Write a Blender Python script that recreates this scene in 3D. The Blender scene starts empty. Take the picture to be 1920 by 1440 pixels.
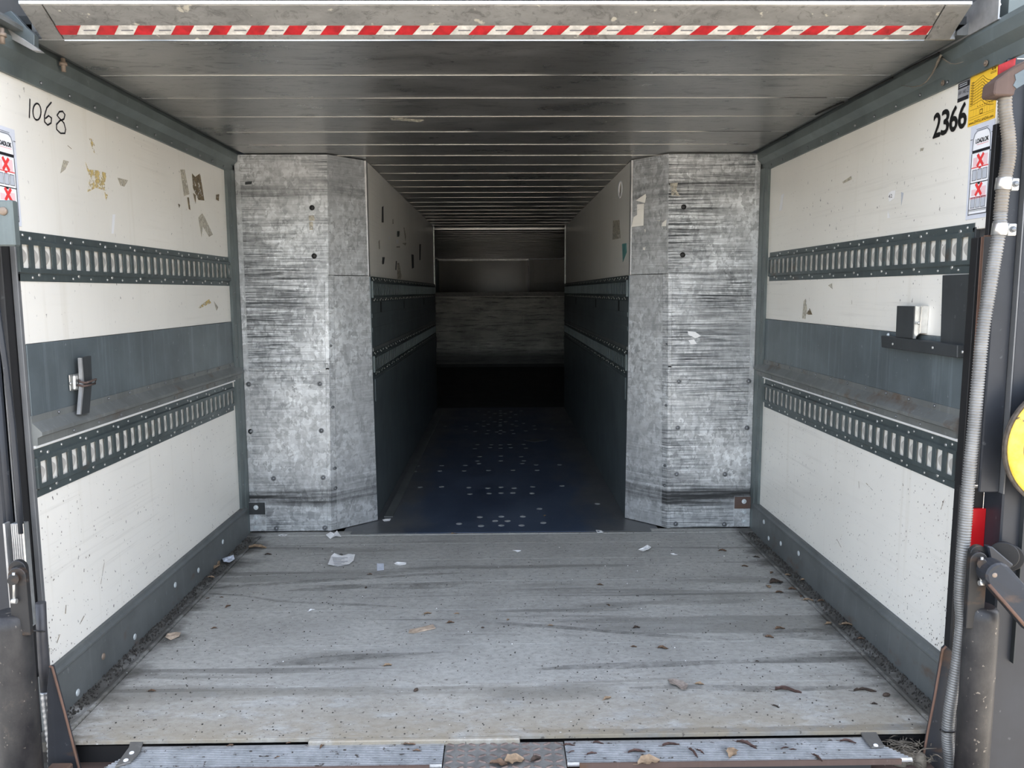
import bpy, bmesh, math, random
from mathutils import Vector, Matrix
random.seed(7)
C = bpy.context.scene.collection
PI = math.pi

# ------------------------------------------------------------------ camera
F, PITCH, YAW, ROLL, CX, HC = 1463.4568, -.1176, .0149, -.0048, .0008, 1.1458
def ray(px, py):
    x = (px-960)/F; y = (py-720)/F
    c, s = math.cos(-ROLL), math.sin(-ROLL); x, y = c*x-s*y, s*x+c*y
    c, s = math.cos(PITCH), math.sin(PITCH); Y = c+s*y; Z = s-c*y
    c, s = math.cos(-YAW), math.sin(-YAW)
    return Vector((c*x-s*Y, s*x+c*Y, Z))
EYE = Vector((CX, 0, HC))
def U(px, py, ax, val):
    r = ray(px, py); i = 'XYZ'.index(ax)
    return EYE + r*((val-EYE[i])/r[i])
cam = bpy.data.cameras.new('camera'); cam.sensor_width = 36; cam.lens = F/1920*36
cam.clip_start = .02; cam.clip_end = 500
camo = bpy.data.objects.new('camera', cam); C.objects.link(camo)
fw = ray(960, 720); rt = ray(960+F, 720)-fw; up = fw-ray(960, 720+F)
fw.normalize(); rt.normalize(); up.normalize()
m = Matrix((rt, up, -fw)).transposed().to_4x4(); m.translation = EYE
camo.matrix_world = m
bpy.context.scene.camera = camo

# ------------------------------------------------------------------ light
sc = bpy.context.scene
vs = sc.view_settings
vs.view_transform = 'Standard'; vs.look = 'None'; vs.gamma = 1; vs.use_curve_mapping = False
vs.exposure = 1.32
w = bpy.data.worlds.new('world'); sc.world = w; w.use_nodes = True
nt = w.node_tree; bg = nt.nodes['Background']
sky = nt.nodes.new('ShaderNodeTexSky'); sky.sky_type = 'NISHITA'; sky.sun_disc = False
sky.sun_elevation = math.radians(48); sky.sun_rotation = math.radians(40)
sky.dust_density = 4; sky.air_density = 1.0; sky.ozone_density = 1
hs = nt.nodes.new('ShaderNodeHueSaturation'); hs.inputs['Saturation'].default_value = .52      # hazy, half-overcast sky
nt.links.new(sky.outputs[0], hs.inputs['Color']); nt.links.new(hs.outputs[0], bg.inputs[0]); bg.inputs[1].default_value = .45
sun = bpy.data.lights.new('sun_offscreen', 'SUN'); sun.energy = 2.6; sun.angle = math.radians(1.5); sun.color = (1, .93, .82)
suno = bpy.data.objects.new('sun_offscreen', sun); C.objects.link(suno)
suno.rotation_euler = Vector((-.55, -.65, -1.0)).to_track_quat('-Z', 'Y').to_euler()

# ------------------------------------------------------------------ materials
class G:
    def __init__(s, name, color=(.5, .5, .5), rough=.5, metal=0., spec=.5):
        s.m = bpy.data.materials.new(name); s.m.use_nodes = True
        s.t = s.m.node_tree; s.b = s.t.nodes['Principled BSDF']
        s.set('Base Color', color); s.set('Roughness', rough); s.set('Metallic', metal)
        s.set('Specular IOR Level', spec)
        s._p = None
    def set(s, n, v):
        i = s.b.inputs[n]
        if isinstance(v, bpy.types.NodeSocket): s.t.links.new(v, i)
        elif n in ('Base Color', 'Emission Color'): i.default_value = (*v, 1)
        else: i.default_value = v
        return s
    def node(s, typ, **props):
        n = s.t.nodes.new(typ)
        for k, v in props.items(): setattr(n, k, v)
        return n
    def inp(s, n, k, v):
        i = n.inputs[k]
        if isinstance(v, bpy.types.NodeSocket): s.t.links.new(v, i)
        elif i.type == 'RGBA': i.default_value = (v, v, v, 1) if isinstance(v, (int, float)) else (*v, 1)
        else: i.default_value = v
    @property
    def pos(s):
        if s._p is None: s._p = s.node('ShaderNodeNewGeometry').outputs['Position']
        return s._p
    def vec(s, sx, sy, sz, off=(0, 0, 0)):
        n = s.node('ShaderNodeVectorMath', operation='MULTIPLY_ADD')
        s.t.links.new(s.pos, n.inputs[0]); n.inputs[1].default_value = (sx, sy, sz); n.inputs[2].default_value = off
        return n.outputs[0]
    def sep(s, ax):
        n = s.node('ShaderNodeSeparateXYZ'); s.t.links.new(s.pos, n.inputs[0]); return n.outputs[ax]
    def noise(s, v=(1, 1, 1), scale=1., detail=4., rough=.6, dist=0., off=(0, 0, 0)):
        n = s.node('ShaderNodeTexNoise'); s.t.links.new(s.vec(*v, off), n.inputs['Vector'])
        n.inputs['Scale'].default_value = scale; n.inputs['Detail'].default_value = detail
        n.inputs['Roughness'].default_value = rough; n.inputs['Distortion'].default_value = dist
        return n.outputs[0]
    def vor(s, v=(1, 1, 1), scale=1., out='Distance', feature='F1', warp=0.):
        n = s.node('ShaderNodeTexVoronoi', feature=feature)
        vv = s.vec(*v)
        if warp:
            nn = s.node('ShaderNodeTexNoise'); s.t.links.new(vv, nn.inputs['Vector']); nn.inputs['Scale'].default_value = scale*.8
            a = s.node('ShaderNodeVectorMath', operation='MULTIPLY_ADD'); s.t.links.new(nn.outputs[1], a.inputs[0])
            a.inputs[1].default_value = (warp,)*3; s.t.links.new(vv, a.inputs[2]); vv = a.outputs[0]
        s.t.links.new(vv, n.inputs['Vector']); n.inputs['Scale'].default_value = scale
        return n.outputs[out]
    def ramp(s, fac, stops):
        n = s.node('ShaderNodeValToRGB'); s.t.links.new(fac, n.inputs[0]); e = n.color_ramp.elements
        while len(e) < len(stops): e.new(.5)
        for el, (p, c) in zip(e, stops):
            el.position = p; el.color = (c, c, c, 1) if isinstance(c, (int, float)) else (*c, 1)
        return n.outputs[0]
    def thr(s, fac, a, b): return s.ramp(fac, [(a, 0.), (b, 1.)])
    def rng(s, val, a, b, lo=0., hi=1.):
        n = s.node('ShaderNodeMapRange'); s.t.links.new(val, n.inputs[0])
        for k, v in zip((1, 2, 3, 4), (a, b, lo, hi)): n.inputs[k].default_value = v
        return n.outputs[0]
    def mix(s, f, a, b, mode='MIX'):
        n = s.node('ShaderNodeMix', data_type='RGBA', blend_type=mode)
        s.inp(n, 0, f); s.inp(n, 6, a); s.inp(n, 7, b); return n.outputs[2]
    def math(s, op, a, b=0.):
        n = s.node('ShaderNodeMath', operation=op); s.inp(n, 0, a); s.inp(n, 1, b); return n.outputs[0]
    def mul(s, a, b): return s.math('MULTIPLY', a, b)
    def bump(s, h, strength=.3, dist=.002):
        n = s.node('ShaderNodeBump'); s.t.links.new(h, n.inputs['Height'])
        n.inputs['Strength'].default_value = strength; n.inputs['Distance'].default_value = dist
        s.t.links.new(n.outputs[0], s.b.inputs['Normal']); return s

MT = {}
def plain(name, color, rough=.5, metal=0., var=.25, vs_=18, spec=.5):
    g = G(name, color, rough, metal, spec)
    n = g.noise(scale=vs_, detail=5)
    lo = tuple(c*(1-var) for c in color); hi = tuple(min(1, c*(1+var)) for c in color)
    g.set('Base Color', g.ramp(n, [(.3, lo), (.7, hi)]))
    MT[name] = g.m; return g

def galv(name, streak, tone, rough=.42):
    g = G(name, rough=rough, metal=.55)
    v = g.vor(v=(1.3, 1.3, .8), scale=52, out='Color', warp=.05)
    v2 = g.vor(v=(.8, .8, 1.2), scale=30, out='Color', warp=.08)
    sp = g.math('ADD', g.mul(v, .6), g.mul(v2, .4))
    col = g.ramp(sp, [(.2, tuple(c*.58 for c in tone)), (.5, tone), (.8, tuple(min(1, c*1.4) for c in tone))])
    cl = g.noise(v=(1, 1, 1), scale=2.3, detail=5)
    col = g.mix(g.thr(cl, .35, .75), col, tuple(c*.72 for c in tone))
    # rub marks left by loads: fine horizontal streaks
    st = g.noise(v=(3.5, 3.5, 150), detail=5, rough=.75, dist=.15)
    st2 = g.noise(v=(1.2, 1.2, 46), detail=6, rough=.7, off=(3, 1, 7))
    band = g.noise(v=(1.6, 1.6, 2.6), detail=3, off=(5, 2, 1))
    mk = g.mul(g.thr(st, .43, .60), g.thr(band, .36, .58))
    mk = g.math('MAXIMUM', mk, g.mul(g.thr(st2, .50, .64), g.thr(band, .34, .54)))
    mk = g.mul(mk, streak)
    col = g.mix(mk, col, (.055, .062, .066))
    # dirt bands where pallets rub low down and under the deck
    z = g.sep('Z')
    zw = g.math('ADD', z, g.rng(g.noise(v=(2, 2, 9), detail=3), 0, 1, -.05, .05))
    low = g.mul(g.rng(zw, .10, .145), g.rng(zw, .30, .17))
    hi = g.mul(g.rng(zw, 1.56, 1.60), g.rng(zw, 1.68, 1.62))
    d = g.mul(g.math('ADD', g.mul(low, 1.), g.mul(hi, .6)), g.thr(st2, .36, .6))
    col = g.mix(g.mul(d, min(1, .35+streak)), col, (.045, .047, .048))
    g.set('Base Color', col)
    g.set('Roughness', g.rng(mk, 0, 1, rough, .75))
    g.bump(g.math('ADD', st, cl), .08, .002)
    MT[name] = g.m
galv('galvanised_scuffed', 1.0, (.63, .65, .66))
galv('galvanised_clean', .25, (.63, .65, .66))
galv('galvanised_mid', .8, (.63, .65, .66))

def cream(name, tone, speck=1., rough=.32, rub=.35):
    g = G(name, tone, rough)
    big = g.noise(scale=1.7, detail=4)
    col = g.mix(g.thr(big, .35, .8), tone, tuple(c*.90 for c in tone))
    rb = g.mul(g.thr(g.noise(v=(3, 1.4, 70), detail=5, rough=.7), .54, .72), g.thr(g.noise(scale=1.3, off=(9, 4, 2)), .45, .65))
    col = g.mix(g.mul(rb, rub), col, (.36, .34, .30))
    sp = g.thr(g.noise(v=(85, 85, 50), detail=2.5, rough=.55), .69, .72)
    dens = g.thr(g.noise(scale=2.2, off=(1, 8, 3)), .38, .62)
    col = g.mix(g.mul(g.mul(sp, dens), .8*speck), col, (.13, .12, .11))
    ver = g.mul(g.thr(g.noise(v=(30, 24, .8), detail=3), .60, .72), .18)
    col = g.mix(ver, col, (.55, .50, .40))
    g.set('Base Color', col); g.bump(big, .03)
    MT[name] = g.m
cream('white_panel_warm', (.82, .80, .74))
cream('white_panel', (.82, .80, .74), 1.2)
cream('white_panel_cool', (.82, .80, .74), 1.3)
cream('cream_inner', (.82, .80, .74), .5, .3, .2)
cream('cream_front', (.82, .80, .74), .3, .14, .2)

def grey_paint(name, tone, rough=.45, metal=.35, wear=.5, rust=0.):
    g = G(name, tone, rough, metal)
    n = g.noise(scale=5, detail=6)
    col = g.ramp(n, [(.3, tuple(c*.75 for c in tone)), (.7, tuple(c*1.2 for c in tone))])
    vst = g.noise(v=(34, 34, 1.2), detail=4, rough=.7)
    col = g.mix(g.mul(g.thr(vst, .55, .75), .45*wear), col, tuple(min(1, c*2.1+.04) for c in tone))
    sc_ = g.thr(g.noise(v=(50, 50, 40), detail=3), .68, .74)
    col = g.mix(g.mul(sc_, .5*wear), col, (.45, .47, .47))
    if rust:
        r = g.thr(g.noise(v=(7, 7, 12), detail=6, off=(2, 2, 2)), .62-.1*rust, .76-.1*rust)
        col = g.mix(g.mul(r, .75), col, (.11, .060, .032))
    g.set('Base Color', col); g.bump(n, .06)
    MT[name] = g.m
grey_paint('grey_panel', (.125, .152, .164), wear=.9)
grey_paint('rail_green', (.125, .150, .150), .5, .3, .25)
grey_paint('ledge_grey', (.17, .18, .175), .55, .3, .5, .45)
grey_paint('kick_grey', (.125, .135, .134), .6, .2, .35, .2)
grey_paint('track_steel', (.095, .118, .120), .48, .5, .55, .12)
grey_paint('track_dark', (.095, .118, .120), .48, .5, .55)
grey_paint('corridor_dark', (.125, .152, .164), .40, .35, .6)
grey_paint('corridor_mid', (.15, .16, .16), .45, .3, .4)
grey_paint('navy', (.024, .028, .036), .42, .1, .25)
grey_paint('navy_rust', (.026, .029, .036), .55, .1, .35, .5)
grey_paint('black_steel', (.022, .022, .023), .5, .2, .3, .55)
grey_paint('black_rubber', (.010, .010, .011), .6, 0, .15)
grey_paint('post_grey', (.16, .165, .17), .5, .3, .2)
grey_paint('dark_block', (.036, .040, .042), .6, .1, .2)
grey_paint('rust_edge', (.15, .085, .06), .8, 0, .1, .6)
grey_paint('rusty_steel', (.105, .070, .058), .75, .1, .3, .9)
grey_paint('bracket_worn', (.18, .175, .165), .55, .5, .6, .5)
plain('zinc', (.58, .58, .56), .35, .8)
plain('soil', (.045, .041, .035), .9, 0, .4, 80)
plain('catkin', (.075, .042, .034), .85, 0, .4, 120)
plain('tongue_pale', (.52, .50, .46), .5, .1)
plain('zinc_dull', (.42, .42, .42), .45, .6)
plain('bright_alu', (.80, .80, .78), .28, .9, .12, 40)
g = G('bead_alu', (.7, .7, .68), .3, .85)      # bright metal with dark breaks, imitating broken glints along the board edges
g.set('Base Color', g.mix(g.thr(g.noise(v=(1.6, 7, 1), detail=2), .36, .42), (.14, .14, .14), (.60, .59, .56))); MT['bead_alu'] = g.m
plain('conduit_grey', (.22, .22, .215), .45, .35)
plain('conduit_dark', (.05, .05, .055), .45, .1)
plain('conduit_warm', (.20, .18, .152), .5, .25)
plain('braid_silver', (.38, .39, .40), .35, .7)
plain('bolt_steel', (.20, .21, .22), .4, .7)
plain('bolt_rust', (.24, .19, .15), .6, .4)
plain('washer_pale', (.58, .62, .63), .5, .3)
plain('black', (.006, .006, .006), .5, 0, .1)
plain('ink', (.014, .014, .018), .5, 0, .1)
plain('ink_grey', (.12, .12, .14), .6, 0, .1)
plain('red_tape', (.38, .012, .016), .5, 0, .35, 40)
plain('white_tape', (.55, .535, .50), .5, 0, .25, 60)
plain('red_print', (.75, .05, .05), .5, 0, .1)
plain('pink_print', (.82, .56, .58), .5, 0, .05)
plain('red_reflector', (.48, .010, .014), .25, 0, .1)
plain('sign_white', (.86, .87, .89), .4, 0, .03)
plain('sign_lilac', (.62, .65, .72), .4, 0, .06)
plain('sign_grey', (.48, .51, .56), .4, 0, .06)
plain('sign_yellow', (.84, .52, .045), .4, 0, .06)
plain('chart_line', (.13, .07, .008), .5, 0, .1)
plain('label_grey', (.34, .345, .37), .4, .2, .08)
plain('paper', (.84, .84, .84), .7, 0, .06, 90)
plain('paper_blue', (.62, .66, .74), .7, 0, .04)
plain('card', (.42, .33, .25), .8, 0, .25, 60)
plain('leaf_brown', (.125, .075, .045), .75, 0, .5, 90)
plain('leaf_tan', (.27, .19, .12), .75, 0, .35, 90)
plain('leaf_dark', (.045, .030, .022), .8, 0, .5, 90)
plain('bark', (.24, .20, .17), .85, 0, .3, 80)
plain('straw', (.145, .125, .098), .85, 0, .5, 60)
plain('tape_residue', (.60, .47, .20), .7, 0, .3, 60)
plain('tape_brown', (.22, .17, .10), .6, 0, .4, 60)
plain('tape_clear', (.58, .54, .44), .3, 0, .2, 60)
def patchy(name, sc_, a, b, mx=1.):
    m_ = MT[name]; g = G.__new__(G); g.m = m_; g.t = m_.node_tree; g.b = g.t.nodes['Principled BSDF']; g._p = None
    g.set('Alpha', g.mul(g.thr(g.noise(scale=sc_, detail=5, rough=.7), a, b), mx))
patchy('tape_residue', 60, .46, .56, .85); patchy('tape_brown', 70, .40, .50, .9); patchy('tape_clear', 50, .34, .54, .75)
plain('damp_mark', (.105, .102, .095), .45, 0, .2, 30); patchy('damp_mark', 14, .34, .62, .34)
plain('teal_print', (.10, .28, .27), .6, 0, .3)
plain('plug_pale', (.36, .38, .39), .6, 0, .4, 60)
plain('concrete', (.40, .36, .30), .9, 0, .2, 1.2)
plain('roof_white', (.78, .77, .74), .5, 0, .05)

# yellow painted ring, chipped to dark at its rim
g = G('yellow_paint', (.80, .50, .05), .45)
n = g.noise(scale=38, detail=6, rough=.7)
c = g.ramp(n, [(.3, (.74, .44, .03)), (.6, (.86, .60, .10))])
c = g.mix(g.thr(g.noise(scale=26, detail=5, off=(3, 3, 3)), .62, .66), c, (.07, .05, .035))
g.set('Base Color', c); MT['yellow_paint'] = g.m
plain('chipped_dark', (.075, .062, .05), .7, 0, .5, 60)

# cylinder paint: dark with mud and rust spots
g = G('cylinder_paint', rough=.45, metal=.1)
n = g.noise(v=(14, 14, 9), detail=6, rough=.7)
c = g.ramp(n, [(.35, (.017, .017, .019)), (.62, (.045, .043, .042)), (.8, (.12, .10, .08))])
c = g.mix(g.thr(g.noise(v=(70, 70, 60), detail=3), .66, .72), c, (.26, .23, .19))
c = g.mix(g.thr(g.noise(v=(6, 6, 5), detail=4, off=(4, 1, 3)), .64, .70), c, (.14, .06, .025))
g.set('Base Color', c).bump(n, .4, .003); MT['cylinder_paint'] = g.m

# rear deck boards: dull grey alloy with wet drag marks, grit and mud along the sill
g = G('deck_floor', rough=.62, metal=.12)
n = g.noise(scale=3.2, detail=6)
c = g.ramp(n, [(.3, (.355, .352, .332)), (.7, (.49, .487, .46))])
fine = g.noise(v=(38, 60, 38), detail=5, rough=.75)
c = g.mix(g.mul(g.thr(fine, .42, .68), .6), c, (.21, .205, .19))
stn = g.noise(v=(.55, 5.2, 1), detail=5, rough=.55, dist=.5, off=(4.2, 1.3, 0))
c = g.mix(g.mul(g.thr(stn, .54, .60), .5), c, (.15, .147, .135))
stn2 = g.noise(v=(.4, 13, 1), detail=4, rough=.5, dist=.3, off=(1.2, 3.1, 0))
c = g.mix(g.mul(g.thr(stn2, .59, .63), .6), c, (.12, .118, .11))
lt = g.noise(v=(1.4, 8, 1), detail=4, off=(7, 7, 0))
c = g.mix(g.mul(g.thr(lt, .58, .72), .35), c, (.47, .47, .455))
y = g.sep('Y')
mudn = g.noise(v=(4, 7, 4), detail=6, rough=.7)
mud = g.mul(g.rng(g.math('ADD', y, g.rng(mudn, .3, .7, -.20, .20)), 2.24, 1.95), g.thr(mudn, .38, .56))
c = g.mix(g.mul(mud, .8), c, (.27, .225, .155))
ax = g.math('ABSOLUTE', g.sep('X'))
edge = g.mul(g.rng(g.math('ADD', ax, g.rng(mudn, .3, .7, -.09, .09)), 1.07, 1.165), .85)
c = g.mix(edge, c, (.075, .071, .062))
grit = g.thr(g.noise(v=(75, 85, 75), detail=2), .655, .685)
c = g.mix(g.mul(grit, .75), c, (.075, .065, .055))
wg = g.thr(g.noise(v=(95, 95, 95), detail=1, off=(5, 5, 5)), .76, .78)
c = g.mix(wg, c, (.62, .62, .60))
g.set('Base Color', c)
g.set('Roughness', g.rng(g.thr(stn, .56, .64), 0, 1, .64, .42))
g.bump(g.math('ADD', fine, g.mul(mud, 2)), .25, .003); MT['deck_floor'] = g.m

# dark blue-black plate between the wheel boxes
g = G('dark_plate', rough=.34, metal=.2)
n = g.noise(v=(3, 2, 3), detail=6, rough=.65)
c = g.ramp(n, [(.3, (.040, .058, .100)), (.7, (.080, .105, .158))])
e = g.math('ABSOLUTE', g.sep('X'))
wn = g.noise(v=(7, 3, 1), detail=5)
c = g.mix(g.mul(g.rng(g.math('ADD', e, g.rng(wn, .3, .7, -.1, .1)), .36, .56), .8), c, (.125, .125, .122))
c = g.mix(g.mul(g.thr(g.noise(v=(3, 40, 1), detail=4), .62, .72), .3), c, (.12, .13, .14))
c = g.mix(g.mul(g.thr(g.noise(v=(60, 60, 1), detail=2), .70, .73), .7), c, (.3, .3, .3))
g.set('Base Color', c); g.set('Roughness', g.rng(n, .3, .7, .28, .5)); MT['dark_plate'] = g.m
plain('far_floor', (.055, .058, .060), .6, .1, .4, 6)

# underside of the upper deck: scratched mill alloy
g = G('deck_alloy', rough=.4, metal=.82)
n = g.noise(v=(2.6, 6, 2), detail=6, rough=.7)
c = g.ramp(n, [(.28, (.28, .283, .278)), (.72, (.43, .427, .415))])
sc1 = g.noise(v=(6, 24, 5), detail=8, rough=.85, dist=1.4)
c = g.mix(g.mul(g.thr(sc1, .52, .64), .75), c, (.085, .085, .082))
sm = g.noise(scale=1.5, detail=4, off=(2, 5, 1))
c = g.mix(g.mul(g.thr(sm, .48, .68), .4), c, (.12, .125, .128))
hair = g.thr(g.noise(v=(20, 26, 20), detail=6, rough=.85, dist=3.), .62, .66)
c = g.mix(g.mul(hair, .6), c, (.05, .05, .05))
g.set('Base Color', c); g.set('Roughness', g.rng(n, .3, .7, .24, .40)); g.bump(sc1, .05); MT['deck_alloy'] = g.m

g = G('flap_alloy', rough=.5, metal=.35)
n = g.noise(v=(5, 12, 14), detail=6, rough=.7)
c = g.ramp(n, [(.3, (.17, .168, .16)), (.7, (.30, .295, .28))])
c = g.mix(g.mul(g.thr(g.noise(v=(24, 24, 60), detail=5, rough=.8, dist=1), .52, .64), .6), c, (.09, .085, .08))
c = g.mix(g.mul(g.thr(g.noise(v=(22, 22, 40), detail=3, off=(1, 4, 4)), .66, .70), .7), c, (.62, .58, .48))
g.set('Base Color', c); MT['flap_alloy'] = g.m

# scuffed step face at the far end
g = G('step_face', rough=.5, metal=.35)
n = g.noise(v=(3, 3, 5), detail=6)
c = g.ramp(n, [(.3, (.30, .30, .275)), (.7, (.56, .56, .52))])
c = g.mix(g.mul(g.thr(g.noise(v=(2.2, 1, 26), detail=7, rough=.8), .48, .64), .85), c, (.05, .05, .05))
c = g.mix(g.mul(g.thr(g.noise(v=(26, 1, 5), detail=5, rough=.8), .58, .68), .4), c, (.62, .62, .58))
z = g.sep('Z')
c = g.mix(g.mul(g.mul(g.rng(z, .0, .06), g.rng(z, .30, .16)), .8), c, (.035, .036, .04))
g.set('Base Color', c); MT['step_face'] = g.m

# chequer plate steel
g = G('chequer', rough=.5, metal=.5)
n = g.noise(scale=22, detail=6)
g.set('Base Color', g.ramp(n, [(.35, (.16, .155, .15)), (.6, (.30, .30, .29)), (.75, (.17, .11, .08))])); MT['chequer'] = g.m
plain('lug_rust', (.155, .115, .10), .6, .3, .35, 60)
g = G('tread_alloy', rough=.38, metal=.6)
n = g.noise(v=(30, 30, 30), detail=5, rough=.7)
c = g.ramp(n, [(.3, (.30, .31, .32)), (.7, (.52, .53, .55))])
c = g.mix(g.thr(g.noise(v=(55, 80, 55), detail=3), .62, .68), c, (.10, .09, .08))
g.set('Base Color', c); MT['tread_alloy'] = g.m

# ------------------------------------------------------------------ builders
WT = {}
class MB:
    def __init__(s): s.v = []; s.f = []; s.sm = []
    def add(s, vs_, fs, smooth=False):
        o = len(s.v); s.v += [tuple(v) for v in vs_]; s.f += [tuple(i+o for i in f) for f in fs]; s.sm += [smooth]*len(fs); return s
    def box(s, x0, x1, y0, y1, z0, z1):
        return s.add([(x, y_, z) for x in (x0, x1) for y_ in (y0, y1) for z in (z0, z1)],
              [(0, 1, 3, 2), (4, 6, 7, 5), (0, 4, 5, 1), (2, 3, 7, 6), (0, 2, 6, 4), (1, 5, 7, 3)])
    def quad(s, a, b, c_, d): return s.add([a, b, c_, d], [(0, 1, 2, 3)])
    def slab(s, pts, off):           # polygon extruded by a vector
        n_ = len(pts); off = Vector(off); p = [Vector(q) for q in pts]; q = [a+off for a in p]
        return s.add(p+q, [tuple(range(n_))[::-1], tuple(range(n_, 2*n_))]+[(i, (i+1) % n_, n_+(i+1) % n_, n_+i) for i in range(n_)])
    def prism_y(s, prof, y0, y1): return s.slab([(x, y0, z) for x, z in prof], (0, y1-y0, 0))
    def prism_x(s, prof, x0, x1): return s.slab([(x0, y_, z) for y_, z in prof], (x1-x0, 0, 0))
    def tube(s, path, rad, n_=12, caps=True):
        path = [Vector(p) for p in path]; rads = rad if isinstance(rad, (list, tuple)) else [rad]*len(path)
        o = len(s.v); k = len(path)
        t0 = (path[1]-path[0]).normalized(); a = Vector((0, 1, 0)) if abs(t0.y) < .9 else Vector((1, 0, 0)); u = t0.cross(a).normalized()
        for i, p in enumerate(path):
            t = (path[min(i+1, k-1)]-path[max(i-1, 0)]).normalized()
            u = (u-t*u.dot(t)).normalized(); w_ = t.cross(u)
            for j in range(n_):
                q = 2*PI*j/n_; s.v.append(tuple(p+(u*math.cos(q)+w_*math.sin(q))*rads[i]))
        for i in range(k-1):
            for j in range(n_):
                s.f.append((o+i*n_+j, o+i*n_+(j+1) % n_, o+(i+1)*n_+(j+1) % n_, o+(i+1)*n_+j)); s.sm.append(True)
        if caps:
            s.f.append(tuple(range(o, o+n_))[::-1]); s.f.append(tuple(range(o+(k-1)*n_, o+k*n_))); s.sm += [False, False]
        return s
    def cyl(s, c_, axis, r, h, n_=16):
        a = Vector(axis).normalized(); return s.tube([Vector(c_), Vector(c_)+a*h], r, n_)
    def dome(s, c_, axis, r, h, n_=10):
        a = Vector(axis).normalized(); c_ = Vector(c_)
        return s.tube([c_, c_+a*h*.55, c_+a*h*.9, c_+a*h], [r, r*.92, r*.6, r*.15], n_)
    def mesh(s, name, bevel=0.):
        me = bpy.data.meshes.new(name); me.from_pydata(s.v, [], s.f); me.update()
        bm = bmesh.new(); bm.from_mesh(me)
        if any(s.sm):
            for fc, q in zip(bm.faces, s.sm): fc.smooth = q
        bmesh.ops.recalc_face_normals(bm, faces=bm.faces)
        if bevel:
            bmesh.ops.bevel(bm, geom=[e for e in bm.edges if len(e.link_faces) == 2 and e.calc_face_angle(0) > .5], offset=bevel, segments=1, affect='EDGES', clamp_overlap=True)
        bm.to_mesh(me); bm.free(); return me
    def out(s, name, mat, parent=None, loc=(0, 0, 0), bevel=0., **props):
        return link(name, s.mesh(name, bevel), mat, parent, loc, **props)
def link(name, me, mat, parent=None, loc=(0, 0, 0), **props):
    if mat and not me.materials: me.materials.append(MT[mat])
    o = bpy.data.objects.new(name, me); C.objects.link(o); o.location = loc
    if parent:
        o.parent = parent; o.matrix_parent_inverse = Matrix.Translation(-Vector(WT[parent]))
    WT[o] = tuple(loc)
    for k, v in props.items(): o[k] = v
    return o
def thing(name, label, cat, loc=(0, 0, 0), group=None):
    o = bpy.data.objects.new(name, None); C.objects.link(o); o.location = loc; o.empty_display_size = .05
    o['label'] = label; o['category'] = cat
    if group: o['group'] = group
    WT[o] = tuple(loc); return o
def tag(o, label, cat, group=None):
    o['label'] = label; o['category'] = cat
    if group: o['group'] = group
    return o
def stru(o): o['kind'] = 'structure'; return o
def textpts(body, size=1.):
    cu = bpy.data.curves.new('lettering', 'FONT'); cu.body = body; cu.size = size; cu.resolution_u = 3
    to = bpy.data.objects.new('lettering', cu); C.objects.link(to)
    dg = bpy.context.evaluated_depsgraph_get(); me = bpy.data.meshes.new_from_object(to.evaluated_get(dg))
    vs_ = [v.co.copy() for v in me.vertices]; fs = [tuple(p.vertices) for p in me.polygons]
    bpy.data.objects.remove(to); bpy.data.curves.remove(cu); bpy.data.meshes.remove(me)
    x0 = min(v.x for v in vs_); x1 = max(v.x for v in vs_); y0 = min(v.y for v in vs_); y1 = max(v.y for v in vs_)
    return [((v.x-x0)/(x1-x0), (v.y-y0)/(y1-y0)) for v in vs_], fs
class Dec:                       # flat print on a surface: origin, two edge vectors, a normal
    def __init__(s, o, u, v, nrm): s.o, s.u, s.v, s.n = Vector(o), Vector(u), Vector(v), Vector(nrm).normalized()
    def p(s, a, b, h=.001): return s.o+s.u*a+s.v*b+s.n*h
    def poly(s, mb, pts, h=.001): mb.add([s.p(a, b, h) for a, b in pts], [tuple(range(len(pts)))])
    def rect(s, mb, a0, b0, a1, b1, h=.001): s.poly(mb, [(a0, b0), (a1, b0), (a1, b1), (a0, b1)], h)
    def frame(s, mb, a0, b0, a1, b1, t, h=.001):
        tv = t*s.u.length/s.v.length
        s.rect(mb, a0, b0, a1, b0+tv, h); s.rect(mb, a0, b1-tv, a1, b1, h); s.rect(mb, a0, b0, a0+t, b1, h); s.rect(mb, a1-t, b0, a1, b1, h)
    def line(s, mb, pts, wd, h=.001):          # wd in metres
        P = [s.p(a, b, h) for a, b in pts]
        for i in range(len(P)-1):
            d = (P[i+1]-P[i]).normalized(); q = d.cross(s.n)*wd/2; e = d*wd*.3
            mb.add([P[i]-q-e, P[i]+q-e, P[i+1]+q+e, P[i+1]-q+e], [(0, 1, 2, 3)])
    def text(s, mb, body, a0, b0, a1, b1, h=.001, bold=0.):
        pts, fs = textpts(body)
        offs = [(0, 0)] if not bold else [(-bold, 0), (bold, 0), (0, bold), (0, -bold)]
        for k, (da, db) in enumerate(offs):
            mb.add([s.p(a0+(a1-a0)*a+da/s.u.length, b0+(b1-b0)*b+db/s.v.length, h+k*.00006) for a, b in pts], fs)

XL, XR, YN, YF, D1, D2, D3, H = -1.225, 1.225, 2.03, 3.615, 3.675, 3.849, 7.70, 1.777
YE = 15.1                         # front bulkhead
SIDES = ((-1, 'left', 'marked 1068'), (1, 'right', 'marked 2366'))

# ------------------------------------------------------------------ setting: yard and trailer shell
stru(MB().box(-60, 60, -60, 40, -.62, -.52).out('floor_yard', 'concrete'))
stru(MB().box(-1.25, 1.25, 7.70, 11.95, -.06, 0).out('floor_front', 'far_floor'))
stru(MB().box(-1.32, 1.32, YN, 16.2, 3.55, 3.6).out('ceiling_upper', 'roof_white'))
stru(MB().box(-1.32, 1.32, 16.1, 16.2, -.1, 3.55).out('wall_front', 'roof_white'))

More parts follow.
